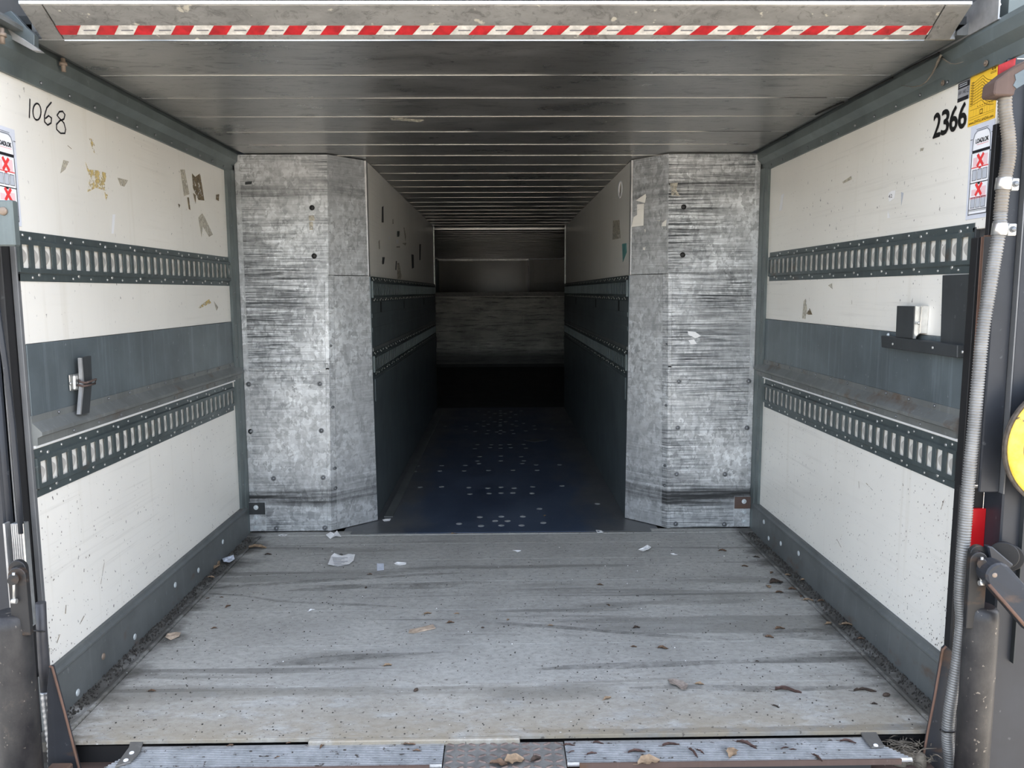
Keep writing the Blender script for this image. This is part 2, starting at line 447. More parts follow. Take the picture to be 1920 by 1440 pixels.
# near floor: transverse boards with joints
floor = stru(MB().box(-1.235, 1.235, 1.935, 3.84, -.075, -.03).out('floor', 'black_rubber'))
joints = [1.908, 2.175, 2.441, 2.725, 3.005, 3.262, 3.475, 3.605]
for a, b in zip(joints[:-1], joints[1:]):
    MB().box(-1.135, 1.135, a+.0007, b-.0007, -.011 if a < 2 else -.03, 0).out('floor_board', 'deck_floor', floor, bevel=.0005)
sill = MB().slab([(-.50, 1.9075, -.018), (.045, 1.9075, -.018), (.045, 1.9075, .0005), (-.50, 1.9075, .0005)], (0, -.016, 0)).out('sill_lip', 'deck_floor', floor, bevel=.003)
for sx in (-1, 1):
    MB().prism_y([(sx*1.138, -.03), (sx*1.138, .004), (sx*1.146, .004), (sx*1.165, -.004), (sx*1.215, -.002), (sx*1.215, -.03)], 1.91, 3.61).out('edge_strip', 'deck_floor', floor)
MB().box(-1.21, 1.21, 3.607, 3.67, -.03, .002).out('threshold_strip', 'deck_floor', floor, bevel=.002)
MB().box(-.72, .72, 3.62, 3.69, .002, .006).out('threshold_plate', 'dark_plate', floor, bevel=.002)
# dark plate with pale plugs
plate = stru(MB().box(-.76, .76, 3.672, 7.70, -.05, .001).out('floor_middle', 'dark_plate'))
MB().box(-.60, -.555, 3.9, 7.55, .001, .006).out('side_strip', 'corridor_mid', plate, bevel=.001)
plug_px = [(822,993),(960,990),(1098,990),(920,1018),(1000,1018),(830,1050),(960,1047),(1090,1047),(840,1076),(1083,1075),(688,1036),(1230,1030),
 (1205,940),(1577,908),(752,803),(873,807),(958,801),(1042,807),(1162,798),(438,801),(576,798),(1350,792),(758,845),(882,841),(958,838),(1034,838),(1157,840),
 (422,664),(577,662),(728,660),(1184,657),(1335,656),(405,699),(565,697),(722,695),(878,693),(1035,692),(1190,692),(822,604),(957,600),(1088,604),(805,632),(957,631),(1105,631),(816,649),(1095,648),
 (806,527),(896,527),(956,528),(1013,526),(1104,525),(790,552),(888,546),(956,549),(1020,546),(1117,549),(792,441),(877,435),(956,435),(1030,434),(1117,438),(868,456),(953,456),(1040,455),(930,445),(978,445),
 (735,409),(848,408),(876,396),(953,398),(1030,396),(1058,407),(1170,406),(733,430),(1177,427),(1285,427),(600,410),(520,438),(806,392),(1103,390),(953,406),(848,376),(920,379),(953,384),(987,379),(1057,375),
 (888,352),(955,365),(1017,352),(853,334),(955,340),(1052,333),(955,324),(985,327),(918,327),(880,316),(1022,316),(815,310),(1090,309),(955,309)]
pm = MB().cyl((0, 0, 0), (0, 0, 1), .0150, .0007, 14).mesh('floor_plug')
for x, y_ in plug_px:
    p = U(660+x/3.4286, 680+y_/3.4286, 'Z', .001)
    link('floor_plug', pm, 'plug_pale', plate, (p.x, p.y, .001))
p = U(660+1178/3.4286, 680+499/3.4286, 'Z', .001)
MB().slab([(p.x-.09, p.y, .001), (p.x-.01, p.y-.075, .001), (p.x+.09, p.y-.005, .001), (p.x+.0, p.y+.07, .001)], (0, 0, .001)).out('patch', 'corridor_mid', plate)

# ------------------------------------------------------------------ side walls
def wall(s, name, marked):
    X = s*1.225
    def bx(d0, d1, y0, y1, z0, z1):   # d: distance inwards from the wall face
        a, b = sorted((X-s*d0, X-s*d1)); return MB().box(a, b, y0, y1, z0, z1)
    wl = stru(bx(-.06, -.012, YN, 16.1, -.08, 3.55).out('wall_'+name, 'post_grey'))
    bx(-.06, -.012, 1.80 if s < 0 else 1.965, YN, 1.31, 3.55).out('end_panel', 'rail_green', wl)
    up_m, mid_m = (('white_panel_warm', 'white_panel') if s < 0 else ('white_panel_cool', 'white_panel_cool'))
    bx(-.012, 0, 1.84 if s < 0 else 1.966, YF, 1.300, 1.72).out('white_panel', up_m, wl, bevel=.001)
    bx(-.012, 0, YN, YF, 1.017, 1.300).out('white_panel', mid_m, wl, bevel=.001)
    bx(-.012, .004, YN, YF, .80, 1.016).out('grey_panel', 'grey_panel', wl, bevel=.001)
    bx(-.012, 0, YN, YF, .138, .799).out('white_panel', mid_m, wl, bevel=.001)
    # ledge rail with dirty sloping top
    prof = [(0, .752), (.016, .752), (.017, .772), (.030, .778), (.030, .787), (.006, .812), (.006, .83), (0, .83)]
    MB().prism_y([(X-s*a, z) for a, z in prof], YN-.005, YF+.03).out('ledge_rail', 'ledge_grey', wl)
    bx(0, .007, YN, YF, .744, .7515).out('white_bead', 'sign_white', wl)
    # kick plate
    prof = [(0, -.03), (.020, -.03), (.016, .115), (.022, .121), (.022, .127), (.014, .133), (.012, .142), (0, .142)]
    MB().prism_y([(X-s*a, z) for a, z in prof], 1.975, YF+.02).out('kick_plate', 'kick_grey', wl)
    # upper rail under the deck
    prof = [(0, 1.690), (.010, 1.690), (.012, 1.722), (.034, 1.742), (.036, 1.772), (.026, 1.790), (0, 1.800)]
    MB().prism_y([(X-s*a, z) for a, z in prof], 1.80, YF+.06).out('upper_rail', 'rail_green', wl)
    prof = [(.026, 1.790), (.040, 1.786), (.062, 1.786), (.062, 1.796), (.030, 1.82), (.026, 1.82)]
    MB().prism_y([(X-s*a, z) for a, z in prof], 1.80 if s < 0 else 2.05, YF+.06).out('deck_runner', 'corridor_mid', wl)
    # corner post beside the wheel box
    prof = [(-.01, YF-.03), (.012, YF-.03), (.013, YF+.012), (.016, YF+.016), (.018, YF+.05), (.018, D1), (-.01, D1)]
    MB().slab([(X-s*a, y_, 0) for a, y_ in prof], (0, 0, 1.70)).out('corner_post', 'rail_green', wl)
    # end channel at the rear opening
    bx(-.012, .002, 2.017, YN, .12, 1.305).out('end_channel', 'post_grey' if s < 0 else 'dark_block', wl, bevel=.001)
    # rivets on ledge and rails
    rv = MB()
    for i in range(11):
        y_ = YN+.12+i*.138
        rv.dome((X-s*.006, y_, .822), (-s, 0, 0), .005, .004, 8)
        rv.dome((X-s*.016, y_+.05, .762), (-s, 0, 0), .005, .004, 8)
        rv.dome((X-s*.011, y_+.02, 1.702), (-s, 0, 0), .005, .005, 8)
        rv.dome((X-s*.012, YF-.004, .1+i*.15), (-s, 0, 0), .004, .004, 8)
    rv.out('rivets', 'bolt_steel', wl, kind='stuff')
    for i, (y_, z) in enumerate([(2.27, .055), (2.47, .025), (2.80, .075), (3.02, .05), (3.30, .075), (2.12, .02)] if s < 0 else [(3.47, .09), (3.25, .06), (3.05, .085), (3.40, .035)]):
        MB().dome((X-s*.017, y_, z), (-s, 0, 0), .011, .004, 10).out('kick_bolt', 'bolt_rust' if i == 0 and s < 0 else 'washer_pale', wl)
    return wl
WALL = {s: wall(s, nm, mk) for s, nm, mk in SIDES}

# ------------------------------------------------------------------ lashing tracks
def track(s, X, y0, nsl, zc, label, mat, tongue, group, wide=.0165):
    t = thing('lashing_track', label, 'track', (X, y0, zc-.064), group)
    S = .0508
    def P(d, y_, z): return (X-s*d, y_, zc+z)
    mb = MB(); ya = y0-.03; yb = y0+S*(nsl-1)+.03
    for z0, d0, z1, d1 in ((-.064, .002, -.045, .002), (-.045, .002, -.041, .009), (.041, .009, .045, .002), (.045, .002, .064, .002)):
        mb.quad(P(d0, ya, z0), P(d0, yb, z0), P(d1, yb, z1), P(d1, ya, z1))
    mb.quad(P(.002, ya, -.064), P(.002, yb, -.064), P(0, yb, -.064), P(0, ya, -.064))
    mb.quad(P(.002, ya, .064), P(.002, yb, .064), P(0, yb, .064), P(0, ya, .064))
    mb.quad(P(.009, ya, -.041), P(.009, yb, -.041), P(.009, yb, -.030), P(.009, ya, -.030))
    mb.quad(P(.009, ya, .030), P(.009, yb, .030), P(.009, yb, .041), P(.009, ya, .041))
    prev = ya
    for i in range(nsl):
        c_ = y0+i*S; a, b = c_-wide, c_+wide
        mb.quad(P(.009, prev, -.030), P(.009, a, -.030), P(.009, a, .030), P(.009, prev, .030)); prev = b
        for (y1, z1), (y2, z2) in (((a, -.03), (a, .03)), ((a, .03), (b, .03)), ((b, .03), (b, -.03)), ((b, -.03), (a, -.03))):
            mb.quad(P(.009, y1, z1), P(.009, y2, z2), P(.0055, y2, z2), P(.0055, y1, z1))
    mb.quad(P(.009, prev, -.030), P(.009, yb, -.030), P(.009, yb, .030), P(.009, prev, .030))
    for yy in (ya, yb): mb.quad(P(.009, yy, -.041), P(.009, yy, .041), P(0, yy, .041), P(0, yy, -.041))
    mb.out('channel', mat, t)
    if tongue:
        tb = MB(); nz = 13
        rows = []
        for j in range(nz):
            z = -.030+.060*j/(nz-1); q = max(0, math.cos(z/.019*PI/2)) if abs(z) < .019 else 0
            e = .0025+.0235*q**.8
            rows.append([(-s*d, y_, z) for y_, d in ((-wide, .0088), (-wide+e*.5, .0082-.001*q), (-wide+e, .0070-.003*q))])
        vs_ = [v for r in rows for v in r]; fs = [(j*3+k, j*3+k+1, j*3+k+4, j*3+k+3) for j in range(nz-1) for k in range(2)]
        me = tb.add(vs_, fs, True).mesh('slot_tongue')
        for i in range(nsl): link('slot_tongue', me, tongue, t, (X, y0+i*S, zc))
    if not tongue:
        mb = MB(); mb.quad(P(.002, ya, -.034), P(.002, yb, -.034), P(.002, yb, .034), P(.002, ya, .034)); mb.out('liner', 'track_dark', t)
    rv = MB()
    for i in range(int(nsl*S/.098)):
        for z, o in ((.054, 0), (-.054, .03)):
            rv.dome((X-s*.002, ya+.03+o+i*.098, zc+z), (-s, 0, 0), .0042, .003, 7)
            if i % 2 == 0: rv.dome((X-s*.0025, ya+.06+o+i*.098, zc+z*.86), (-s, 0, 0), .006, .003, 7)
    rv.out('rivets', 'zinc', t, kind='stuff')
    return t
for s, X, mk in ((-1, XL, '1068'), (1, XR, '2366')):
    track(s, X, 2.052, 31 if s < 0 else 30, 1.2425 if s < 0 else 1.252, 'slotted lashing track above the grey band on the '+('cream wall handwritten 1068' if s < 0 else 'white wall printed 2366'), 'track_steel', 'tongue_pale', 'lashing tracks on the white walls')
    track(s, X, 2.06, 30, .676, 'slotted lashing track below the grey band on the '+('cream wall handwritten 1068' if s < 0 else 'white wall printed 2366'), 'track_steel', 'tongue_pale', 'lashing tracks on the white walls')

# ------------------------------------------------------------------ ceiling: underside of the upper deck
ceil = stru(MB().box(-1.20, 1.20, 2.06, YE+.05, 1.815, 1.835).out('ceiling', 'dark_block'))
ys = [2.381+.2715*i for i in range(47)]
pk = MB().box(-1.165, 1.165, 0, .2665, 0, .036).mesh('deck_board', .003)
bd = MB().prism_x([(0, .0), (.0034, .0006), (.0034, .012), (0, .012)], -1.08, 1.08).mesh('board_bead')
bd2 = MB().prism_x([(0, .0004), (.0022, .0008), (.0022, .012), (0, .012)], -1.08, 1.08).mesh('board_bead')  # thinner bead further in, shaped to make the glint dimmer
MB().box(-1.165, 1.165, 2.058, 2.3795, H, H+.04).out('deck_board', 'deck_alloy', ceil, bevel=.002)
rr = random.Random(3)
for i, y_ in enumerate(ys):
    if 7.6 < y_ < 7.85:
        MB().box(-1.165, 1.165, y_, y_+.268, H+.012, H+.04).out('deck_board', 'deck_alloy', ceil); continue
    link('deck_board', pk, 'deck_alloy', ceil, (0, y_+.0025, H))
    link('board_bead', bd if y_ < 4 else bd2, 'bead_alu', ceil, (rr.uniform(-.03, .03), y_-.0025, H-.0016))

# rear edge of the upper deck with striped tape
fl = thing('deck_flap', 'sloping grey alloy rear edge of the upper deck carrying red and white striped tape', 'flap', (0, 2.0, H))
A, B = Vector((0, 2.056, H-.001)), Vector((0, 1.968, H+.052))
def flap_prof(x0, x1): return MB().slab([(x0, A.y, A.z), (x0, B.y, B.z), (x0, B.y, B.z+.008), (x0, 2.056, H+.075)], (x1-x0, 0, 0))
flap_prof(-1.083, 1.083).out('main_section', 'flap_alloy', fl, bevel=.0015)
flap_prof(-1.138, -1.0865).out('end_section', 'flap_alloy', fl, bevel=.0015)
flap_prof(1.0865, 1.148).out('end_section', 'flap_alloy', fl, bevel=.0015)
MB().box(-1.138, 1.148, B.y-.004, B.y+.01, B.z+.001, B.z+.0095).out('top_rim', 'bright_alu', fl, bevel=.001)
MB().box(-1.083, 1.083, A.y-.001, A.y+.004, A.z-.0018, A.z+.001).out('joint_bead', 'bead_alu', fl)
dc = Dec(A+Vector((-1.083, 0, 0)), (2.166, 0, 0), B-A, Vector((0, -(B-A).z, (B-A).y)).normalized())
tape = MB(); dc.rect(tape, .0, .17, 1, .44, .0008); tape = tape.out('reflective_tape', 'white_tape', fl)
nst = 24; w0 = 2.166
for i in range(nst):
    x = .006+i*.0923; q = max(0, x)
    mb = MB(); dc.poly(mb, [((x-.012)/w0 if i else 0, .17), (min(w0, x+.033)/w0, .17), (min(w0, x+.056)/w0, .44), ((x+.011)/w0 if i else -.000, .44)], .0015)
    mb.out('red_stripe', 'red_tape', tape)
    if i < nst-1:
        mb = MB(); dc.rect(mb, (x+.056)/w0, .285, (x+.086)/w0, .315, .0015); mb.out('printed_line', 'ink_grey', tape)

# ------------------------------------------------------------------ wheel boxes
def wheel_box(s, mk, px):
    t = thing('wheel_box', ('galvanised wheel box with heavy dark scuffing beside the wall handwritten 1068' if s < 0 else 'galvanised wheel box with white sticker remains on its corner, beside the wall marked 2366'), 'wheel box', (s*.93, D1, 0))
    at, ab = U(*px['at'], 'Y', D1), U(*px['ab'], 'Y', D1)
    bt, bs, bb = U(*px['bt'], 'Y', D2), U(*px['bs'], 'Y', D2), U(*px['bb'], 'Y', D2)
    X = s*1.2065; zs = .790; z2 = 1.226
    lerp = lambda z: at.x+(ab.x-at.x)*(1-z/H)
    lerb = lambda z: bt.x+(bb.x-bt.x)*(1-z/H)
    th = (0, .012, 0)
    MB().slab([(X, D1, zs+.002), (lerp(zs), D1, zs+.002), (lerp(H), D1, H-.004), (X, D1, H-.004)], th).out('upper_front_panel', 'galvanised_scuffed', t, bevel=.001)
    MB().slab([(X, D1-.003, .004), (lerp(0)-s*-.010, D1-.003, .004), (lerp(zs)-s*-.010, D1-.003, zs-.003), (X, D1-.003, zs-.003)], (0, .014, 0)).out('lower_front_panel', 'galvanised_mid', t, bevel=.0015)
    # chamfer
    def cham(za, zb, mat, nm, lift=0):
        pts = [Vector((lerp(za), D1, za)), Vector((lerb(za), D2, za)), Vector((lerb(zb), D2, zb)), Vector((lerp(zb), D1, zb))]
        n_ = (pts[1]-pts[0]).cross(pts[3]-pts[0]).normalized(); n_ = n_ if n_.y > 0 else -n_
        return MB().slab([p-n_*lift for p in pts], n_*.012).out(nm, mat, t, bevel=.001)
    cham(z2+.0015, H-.004, 'galvanised_clean', 'upper_chamfer_panel')
    cham(.004, z2-.0015, 'galvanised_clean', 'lower_chamfer_panel', .003)
    # folded corner strip
    k = Vector((lerb(0)-lerp(0), D2-D1, 0)).normalized()*.030
    o = Vector((0, -.006, 0))
    MB().slab([Vector((lerp(.004), D1, .004))+o, Vector((lerp(.004), D1, .004))+k+o, Vector((lerp(z2), D1, z2))+k+o, Vector((lerp(z2), D1, z2))+o], (0, .004, 0)).out('corner_strip', 'galvanised_mid', t, bevel=.001)
    MB().slab([Vector((lerp(.004), D1, .004))+o, Vector((lerp(.004)+s*.018, D1, .004))+o, Vector((lerp(1.2)+s*.018, D1, 1.2))+o, Vector((lerp(1.2), D1, 1.2))+o], (0, .004, 0)).out('corner_strip', 'galvanised_mid', t, bevel=.001)
    MB().box(min(X, lerp(zs)), max(X, lerp(zs)), D1-.006, D1, zs-.004, zs+.004).out('seam_strip', 'galvanised_clean', t, bevel=.001)
    MB().box(min(X, X-s*.024), max(X, X-s*.024), D1-.005, D1, .20, H-.01).out('edge_strip', 'galvanised_clean', t, bevel=.001)
    for q in px['bolts']:
        p = U(*q, 'Y', D1-.003); MB().cyl((p.x, p.y, p.z), (0, -1, 0), .0125, .002, 14).dome((p.x, p.y-.002, p.z), (0, -1, 0), .008, .005).out('bolt', 'bolt_steel', t)
    for q in px['strip']:
        p = U(*q, 'Y', D1-.004); MB().dome((p.x, p.y+.016, p.z), (0, -1, 0), .008, .018).out('bolt', 'bolt_steel', t)
    for q in px['plugs']:
        p = U(*q, 'Y', D1); MB().dome((p.x, p.y, p.z), (0, -1, 0), .0125, .007, 14).out('rubber_plug', 'black', t)
    # corner bracket at the foot
    a, b = px['brk']; p, q = U(*a, 'Y', D1-.01), U(*b, 'Y', D1-.01)
    br = MB().box(min(p.x, q.x), max(p.x, q.x), D1-.011, D1, .006, p.z).out('corner_bracket', 'galvanised_clean', t, bevel=.003)
    MB().box(min(p.x, q.x)+.001, max(p.x, q.x)-.001, D1-.0125, D1-.011, p.z-.062, p.z-.004).out('rubbed_patch', 'rusty_steel' if s > 0 else 'dark_block', br)
    for q in px['bb3']:
        p = U(*q, 'Y', D1-.011); MB().tube([(p.x, p.y, p.z), (p.x, p.y-.003, p.z)], .0115, 14).dome((p.x, p.y-.003, p.z), (0, -1, 0), .006, .002).out('bolt', 'washer_pale', t)
    # inner side facing the passage
    xi, xl_ = lerb(1.5), lerb(.6)
    def side(x0, d, y0, y1, z0, z1): a_, b_ = sorted((x0, x0+s*d)); return MB().box(a_, b_, y0, y1, z0, z1)
    if s < 0: side(xi, .02, D2+.012, D3, z2-.004, H-.002).out('cream_panel', 'cream_inner', t)
    else:                        # panel with an oval hole cut through
        p = U(1163, 355, 'X', xi); mb = MB(); y0, y1, za, zb = D2+.012, D3, z2-.004, H-.002
        ya, yb, zc, zd = p.y-.09, p.y+.09, p.z-.05, p.z+.05
        for x in (xi, xi+.008):
            for q in ((y0, ya, za, zb), (yb, y1, za, zb), (ya, yb, za, zc), (ya, yb, zd, zb)):
                mb.quad((x, q[0], q[2]), (x, q[1], q[2]), (x, q[1], q[3]), (x, q[0], q[3]))
        E_, R_ = [], []
        for a in range(24):
            c_, d_ = math.cos(a*PI/12), math.sin(a*PI/12); k = max(abs(c_), abs(d_))
            E_.append((p.y+.058*c_, p.z+.040*d_)); R_.append((p.y+.09*c_/k, p.z+.05*d_/k))
        for a in range(24):
            b = (a+1) % 24
            for x in (xi, xi+.008): mb.quad((x, *E_[a]), (x, *E_[b]), (x, *R_[b]), (x, *R_[a]))
            mb.quad((xi, *E_[a]), (xi, *E_[b]), (xi+.008, *E_[b]), (xi+.008, *E_[a]))
        for q in (((y0, za), (y1, za)), ((y0, zb), (y1, zb)), ((y0, za), (y0, zb)), ((y1, za), (y1, zb))):
            mb.quad((xi, *q[0]), (xi, *q[1]), (xi+.008, *q[1]), (xi+.008, *q[0]))
        mb.out('cream_panel', 'cream_inner', t)
    side(xi-s*.004, .02, D2-.004, D2+.030, z2, H-.004).out('edge_trim', 'zinc_dull', t, bevel=.001)
    side(xl_, .02, D2, D3, .858, z2-.004).out('dark_panel', 'corridor_dark', t)
    side(xl_, .02, D2, D3, .0, .858).out('dark_panel', 'corridor_dark', t)
    side(xl_-s*.004, .004, D2+.02, D3, .856, .872).out('ridge', 'corridor_mid', t)
    for z in (.95, 1.02): side(xl_-s*.003, .003, D2+.02, D3, z, z+.022).out('ridge', 'corridor_dark', t, bevel=.001)
    side(xl_-s*.005, .005, D2+.05, D3, .60, .715).out('rub_board', 'corridor_dark', t, bevel=.002)
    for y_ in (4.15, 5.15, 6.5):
        side(xl_-s*.002, .002, y_, y_+.035, 1.03, 1.10).out('black_patch', 'black', t, bevel=.0008)  # small upright black pieces below the upper track
    # rear face of the box
    MB().box(min(xl_, s*1.23), max(xl_, s*1.23), D3-.02, D3, 0, H).out('rear_panel', 'galvanised_clean', t)
    for z, y0 in ((1.1605, 3.905), (.791, 3.905)):
        track(s, xl_, y0, 73, z, ('upper' if z > 1 else 'lower')+' dark lashing track in the passage '+('below the cream panel with torn labels' if s < 0 else 'below the cream panel with an oval hole'), 'track_dark', None, 'lashing tracks in the passage', .0150)
    return t, xi, xl_
Z2 = lambda pts, sc_, x0, y0: [(x0+a/sc_, y0+b/sc_) for a, b in pts]
LB = wheel_box(-1, '1068', dict(at=(613, 290), ab=(622, 998), bt=(684, 297), bs=(696, 518), bb=(708, 975),
    bolts=Z2([(175,305),(680,302),(190,640),(692,635),(352,975),(705,968),(372,1330),(717,1325)], 3.79, 420, 640),
    strip=Z2([(755,32),(770,470),(785,905),(790,1047)], 3.79, 420, 640), plugs=[(585, 389.5), (589, 480)],
    brk=((466, 941), (497, 941)), bb3=Z2([(228,1180),(228,1252),(228,1322)], 3.79, 420, 640)))
RB = wheel_box(1, '2366', dict(at=(1254, 287), ab=(1250, 991), bt=(1186, 295), bs=(1178, 516), bb=(1172, 968),
    bolts=Z2([(883,285),(1380,283),(875,615),(1367,615),(867,945),(1210,945),(860,1297),(1205,1300),(1090,-1120+640-480)], 3.79, 1040, 640)[:8],
    strip=Z2([(802,18),(795,457),(787,886),(785,1027)], 3.79, 1040, 640), plugs=[(1282, 388), (1280, 478)],
    brk=((1377, 930), (1408, 930)), bb3=Z2([(1345,1137),(1345,1210),(1345,1280)], 3.79, 1040, 640)))
# oval inspection hole with a pale rim in the right-hand cream panel
p = U(1163, 355, 'X', RB[1])
MB().tube([(RB[1]+.001, p.y+.060*math.cos(a*PI/12), p.z+.042*math.sin(a*PI/12)) for a in range(25)], .004, 8, False).out('hole_rim', 'sign_white', RB[0])

# ------------------------------------------------------------------ far end: raised neck and front bulkhead
step = thing('neck_step', 'scuffed grey step face of the raised neck at the far end of the passage', 'step', (0, 11.95, 0))
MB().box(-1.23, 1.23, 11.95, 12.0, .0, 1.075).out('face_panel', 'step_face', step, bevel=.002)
MB().box(-1.23, 1.23, 11.935, 12.0, 1.077, 1.142).out('top_beam', 'flap_alloy', step, bevel=.002)
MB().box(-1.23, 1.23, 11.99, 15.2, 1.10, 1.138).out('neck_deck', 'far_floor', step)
MB().box(-1.23, 1.23, 11.93, 11.95, 0, .05).out('foot_strip', 'dark_block', step)
blk = thing('front_bulkhead', 'glossy cream bulkhead panel with pale top rail at the far end of the trailer', 'bulkhead', (0, YE, 1.14))
xa, xb = U(822, 500, 'Y', YE).x, U(990, 500, 'Y', YE).x
MB().box(xa, xb, YE, YE+.03, 1.14, H-.045).out('cream_panel', 'cream_front', blk, bevel=.004)
MB().box(xa-.02, xb+.05, YE-.01, YE+.03, H-.045, H-.002).out('top_rail', 'zinc', blk, bevel=.004)
MB().box(-1.23, xa-.01, YE-.01, YE+.03, 1.14, H).out('side_panel', 'corridor_dark', blk)
MB().box(xa-.012, xa+.01, YE-.02, YE+.03, 1.14, H-.03).out('post', 'rail_green', blk)
cab = thing('wall_cabinet', 'plain cream steel cabinet beside the glossy bulkhead panel', 'cabinet', (.95, 14.4, 1.14))
xc = U(992, 500, 'Y', 14.4).x
MB().box(xc, 1.22, 14.4, YE, 1.142, H-.025).out('body', 'cream_front', cab, bevel=.004)
MB().box(xc+.09, 1.21, 14.385, 14.4, 1.30, H-.06).out('door', 'cream_inner', cab, bevel=.003)
MB().box(xc, 1.22, 14.38, 14.42, H-.055, H-.025).out('top_rail', 'zinc_dull', cab, bevel=.002)
MB().box(xc+.09, 1.21, 14.385, 14.4, 1.16, 1.285).out('drawer', 'cream_inner', cab, bevel=.003)

# ------------------------------------------------------------------ marks and signs on the walls
WL, WR = WALL[-1], WALL[1]
def wall_poly(s, pts, h=.0012, th=.0006, X=None):
    x = (X if X is not None else s*1.225)-s*h
    return MB().slab([U(a, b, 'X', x) for a, b in pts], (-s*th, 0, 0))
def stroke(s, pts, wd, h=.0012):
    P = [U(a, b, 'X', s*1.225-s*h) for a, b in pts]; mb = MB()
    for i in range(len(P)-1):
        d = (P[i+1]-P[i]).normalized(); q = d.cross(Vector((1, 0, 0)))*wd/2; e = d*wd*.35
        mb.add([P[i]-q-e, P[i]+q-e, P[i+1]+q+e, P[i+1]-q+e], [(0, 1, 2, 3)])
    return mb
dig = [[(225, 745), (224, 800), (221, 880)], [(278+30*math.sin(a*PI/10), 838-62*math.cos(a*PI/10)) for a in range(21)],
       [(385, 768), (352, 808), (334, 868), (336, 915), (358, 938), (384, 922), (387, 885), (365, 868), (342, 888)],
       [(430, 862), (446, 838), (470, 835), (488, 860), (480, 893), (450, 905), (425, 932), (425, 970), (455, 1000), (487, 1000), (493, 970), (480, 922), (442, 882), (428, 864)]]
for d in dig: stroke(-1, [(a/4, b/4) for a, b in d], .0044).out('handwritten_digit', 'ink', WL)
for pts, mt in (([(160, 304), (166, 318), (186, 320), (200, 325), (196, 345), (199, 358), (180, 352), (164, 360), (168, 335)], 'tape_residue'),
                ([(166, 258), (174, 262), (182, 290), (176, 286)], 'tape_residue'), ([(196, 360), (202, 366), (199, 376)], 'tape_residue'),
                ([(338, 318), (346, 318), (355, 364), (345, 368)], 'tape_clear'), ([(360, 325), (366, 332), (375, 325), (383, 376), (372, 375), (362, 352)], 'tape_brown'),
                ([(351, 370), (354, 370), (357, 394), (354, 392)], 'tape_brown'), ([(362, 362), (367, 366), (367, 382)], 'tape_brown'), ([(334, 382), (338, 384), (336, 390)], 'tape_brown'),
                ([(405, 365), (411, 364), (410, 377), (405, 374)], 'tape_brown'), ([(372, 408), (379, 400), (384, 408), (399, 440), (392, 444), (380, 424), (378, 445)], 'tape_clear'),
                ([(119, 300), (129, 303), (122, 318), (113, 325)], 'tape_clear'), ([(220, 333), (240, 338), (233, 350), (226, 348)], 'tape_clear'),
                ([(371, 577), (392, 561), (396, 568), (375, 578)], 'tape_residue'), ([(401, 565), (409, 576), (406, 583)], 'tape_clear'),
                ([(211, 402), (216, 402), (213, 438), (209, 438)], 'sign_white'), ([(88, 1230), (90, 1205), (93, 1215), (92, 1228)], 'tape_brown')):
    wall_poly(-1, pts).out('tape_remnant', mt, WL)
for a, b, wd in (((127, 273), (134, 279), .002), ((189, 1095), (196, 1053), .002), ((107, 1205), (112, 1190), .003), ((150, 1170), (158, 1155), .003), ((124, 1135), (123, 1150), .003), ((440, 1000), (441, 1010), .002)):
    stroke(-1, [a, b], wd).out('scratch', 'tape_brown', WL)
# splash specks low on the walls
for s, wl in ((-1, WL), (1, WR)):
    mb = MB(); rs = random.Random(5+s)
    for i in range(520 if s > 0 else 260):
        y_ = 2.04+1.5*rs.random()**1.7; z = .15+.45*rs.random()**1.5; r = rs.uniform(.0005, .0016); k = rs.uniform(1, 2.6)
        mb.add([(s*1.225-s*.0009, y_+r*math.cos(a*PI/3), z+k*r*math.sin(a*PI/3)) for a in range(6)], [tuple(range(6))])
    mb.out('splash_specks', 'leaf_dark', wl, kind='stuff')
# printed number 2366
d2 = Dec((XR, 2.247, 1.570), (0, -.158, -.0005), (0, 0, .0645), (-1, 0, 0))
for i, ch in enumerate('2366'):
    mb = MB(); d2.text(mb, ch, i*.255, 0, i*.255+.225, 1, .0015, .0022); mb.out('printed_digit', 'black', WR)
for pts, mt in (([(1666, 363), (1672, 358), (1679, 357), (1677, 372), (1670, 377), (1667, 378)], 'paper'), ([(1665, 395), (1669, 408), (1664, 409)], 'paper'), ([(1690, 360), (1694, 362), (1690, 385)], 'sign_grey'),
                ([(1465, 366), (1470, 363), (1466, 394), (1461, 396)], 'sign_white'), ([(1580, 341), (1596, 330), (1597, 336), (1581, 344)], 'tape_clear'), ([(1726, 278), (1732, 277), (1730, 283), (1726, 282)], 'tape_clear'),
                ([(1507, 565), (1511, 560), (1513, 578), (1510, 598), (1504, 597)], 'tape_clear'), ([(1512, 588), (1518, 578), (1523, 590), (1515, 590)], 'tape_brown'), ([(1553, 535), (1560, 531), (1561, 542)], 'tape_clear'),
                ([(1449, 294), (1470, 290), (1466, 302), (1448, 304)], 'paper')):
    wall_poly(1, pts).out('sticker_remnant', mt, WR)
dd = Dec(U(1667, 372, 'X', XR), (0, U(1677, 370, 'X', XR).y-U(1667, 372, 'X', XR).y, 0), (0, 0, .011), (-1, 0, 0))
mb = MB(); dd.text(mb, '42', 0, 0, .7, 1, .0022); mb.out('printed_digit', 'ink', WR)
for a, b in (((1569, 1315-2*152), (1577, 1330-2*152)), ((1610, 903), (1611, 917)), ((1624, 906), (1636, 919)), ((1597, 562), (1597, 570)), ((1524, 378), (1524, 387)), ((1770, 937), (1764, 955))):
    stroke(1, [a, b], .0022).out('scratch', 'tape_brown', WR)

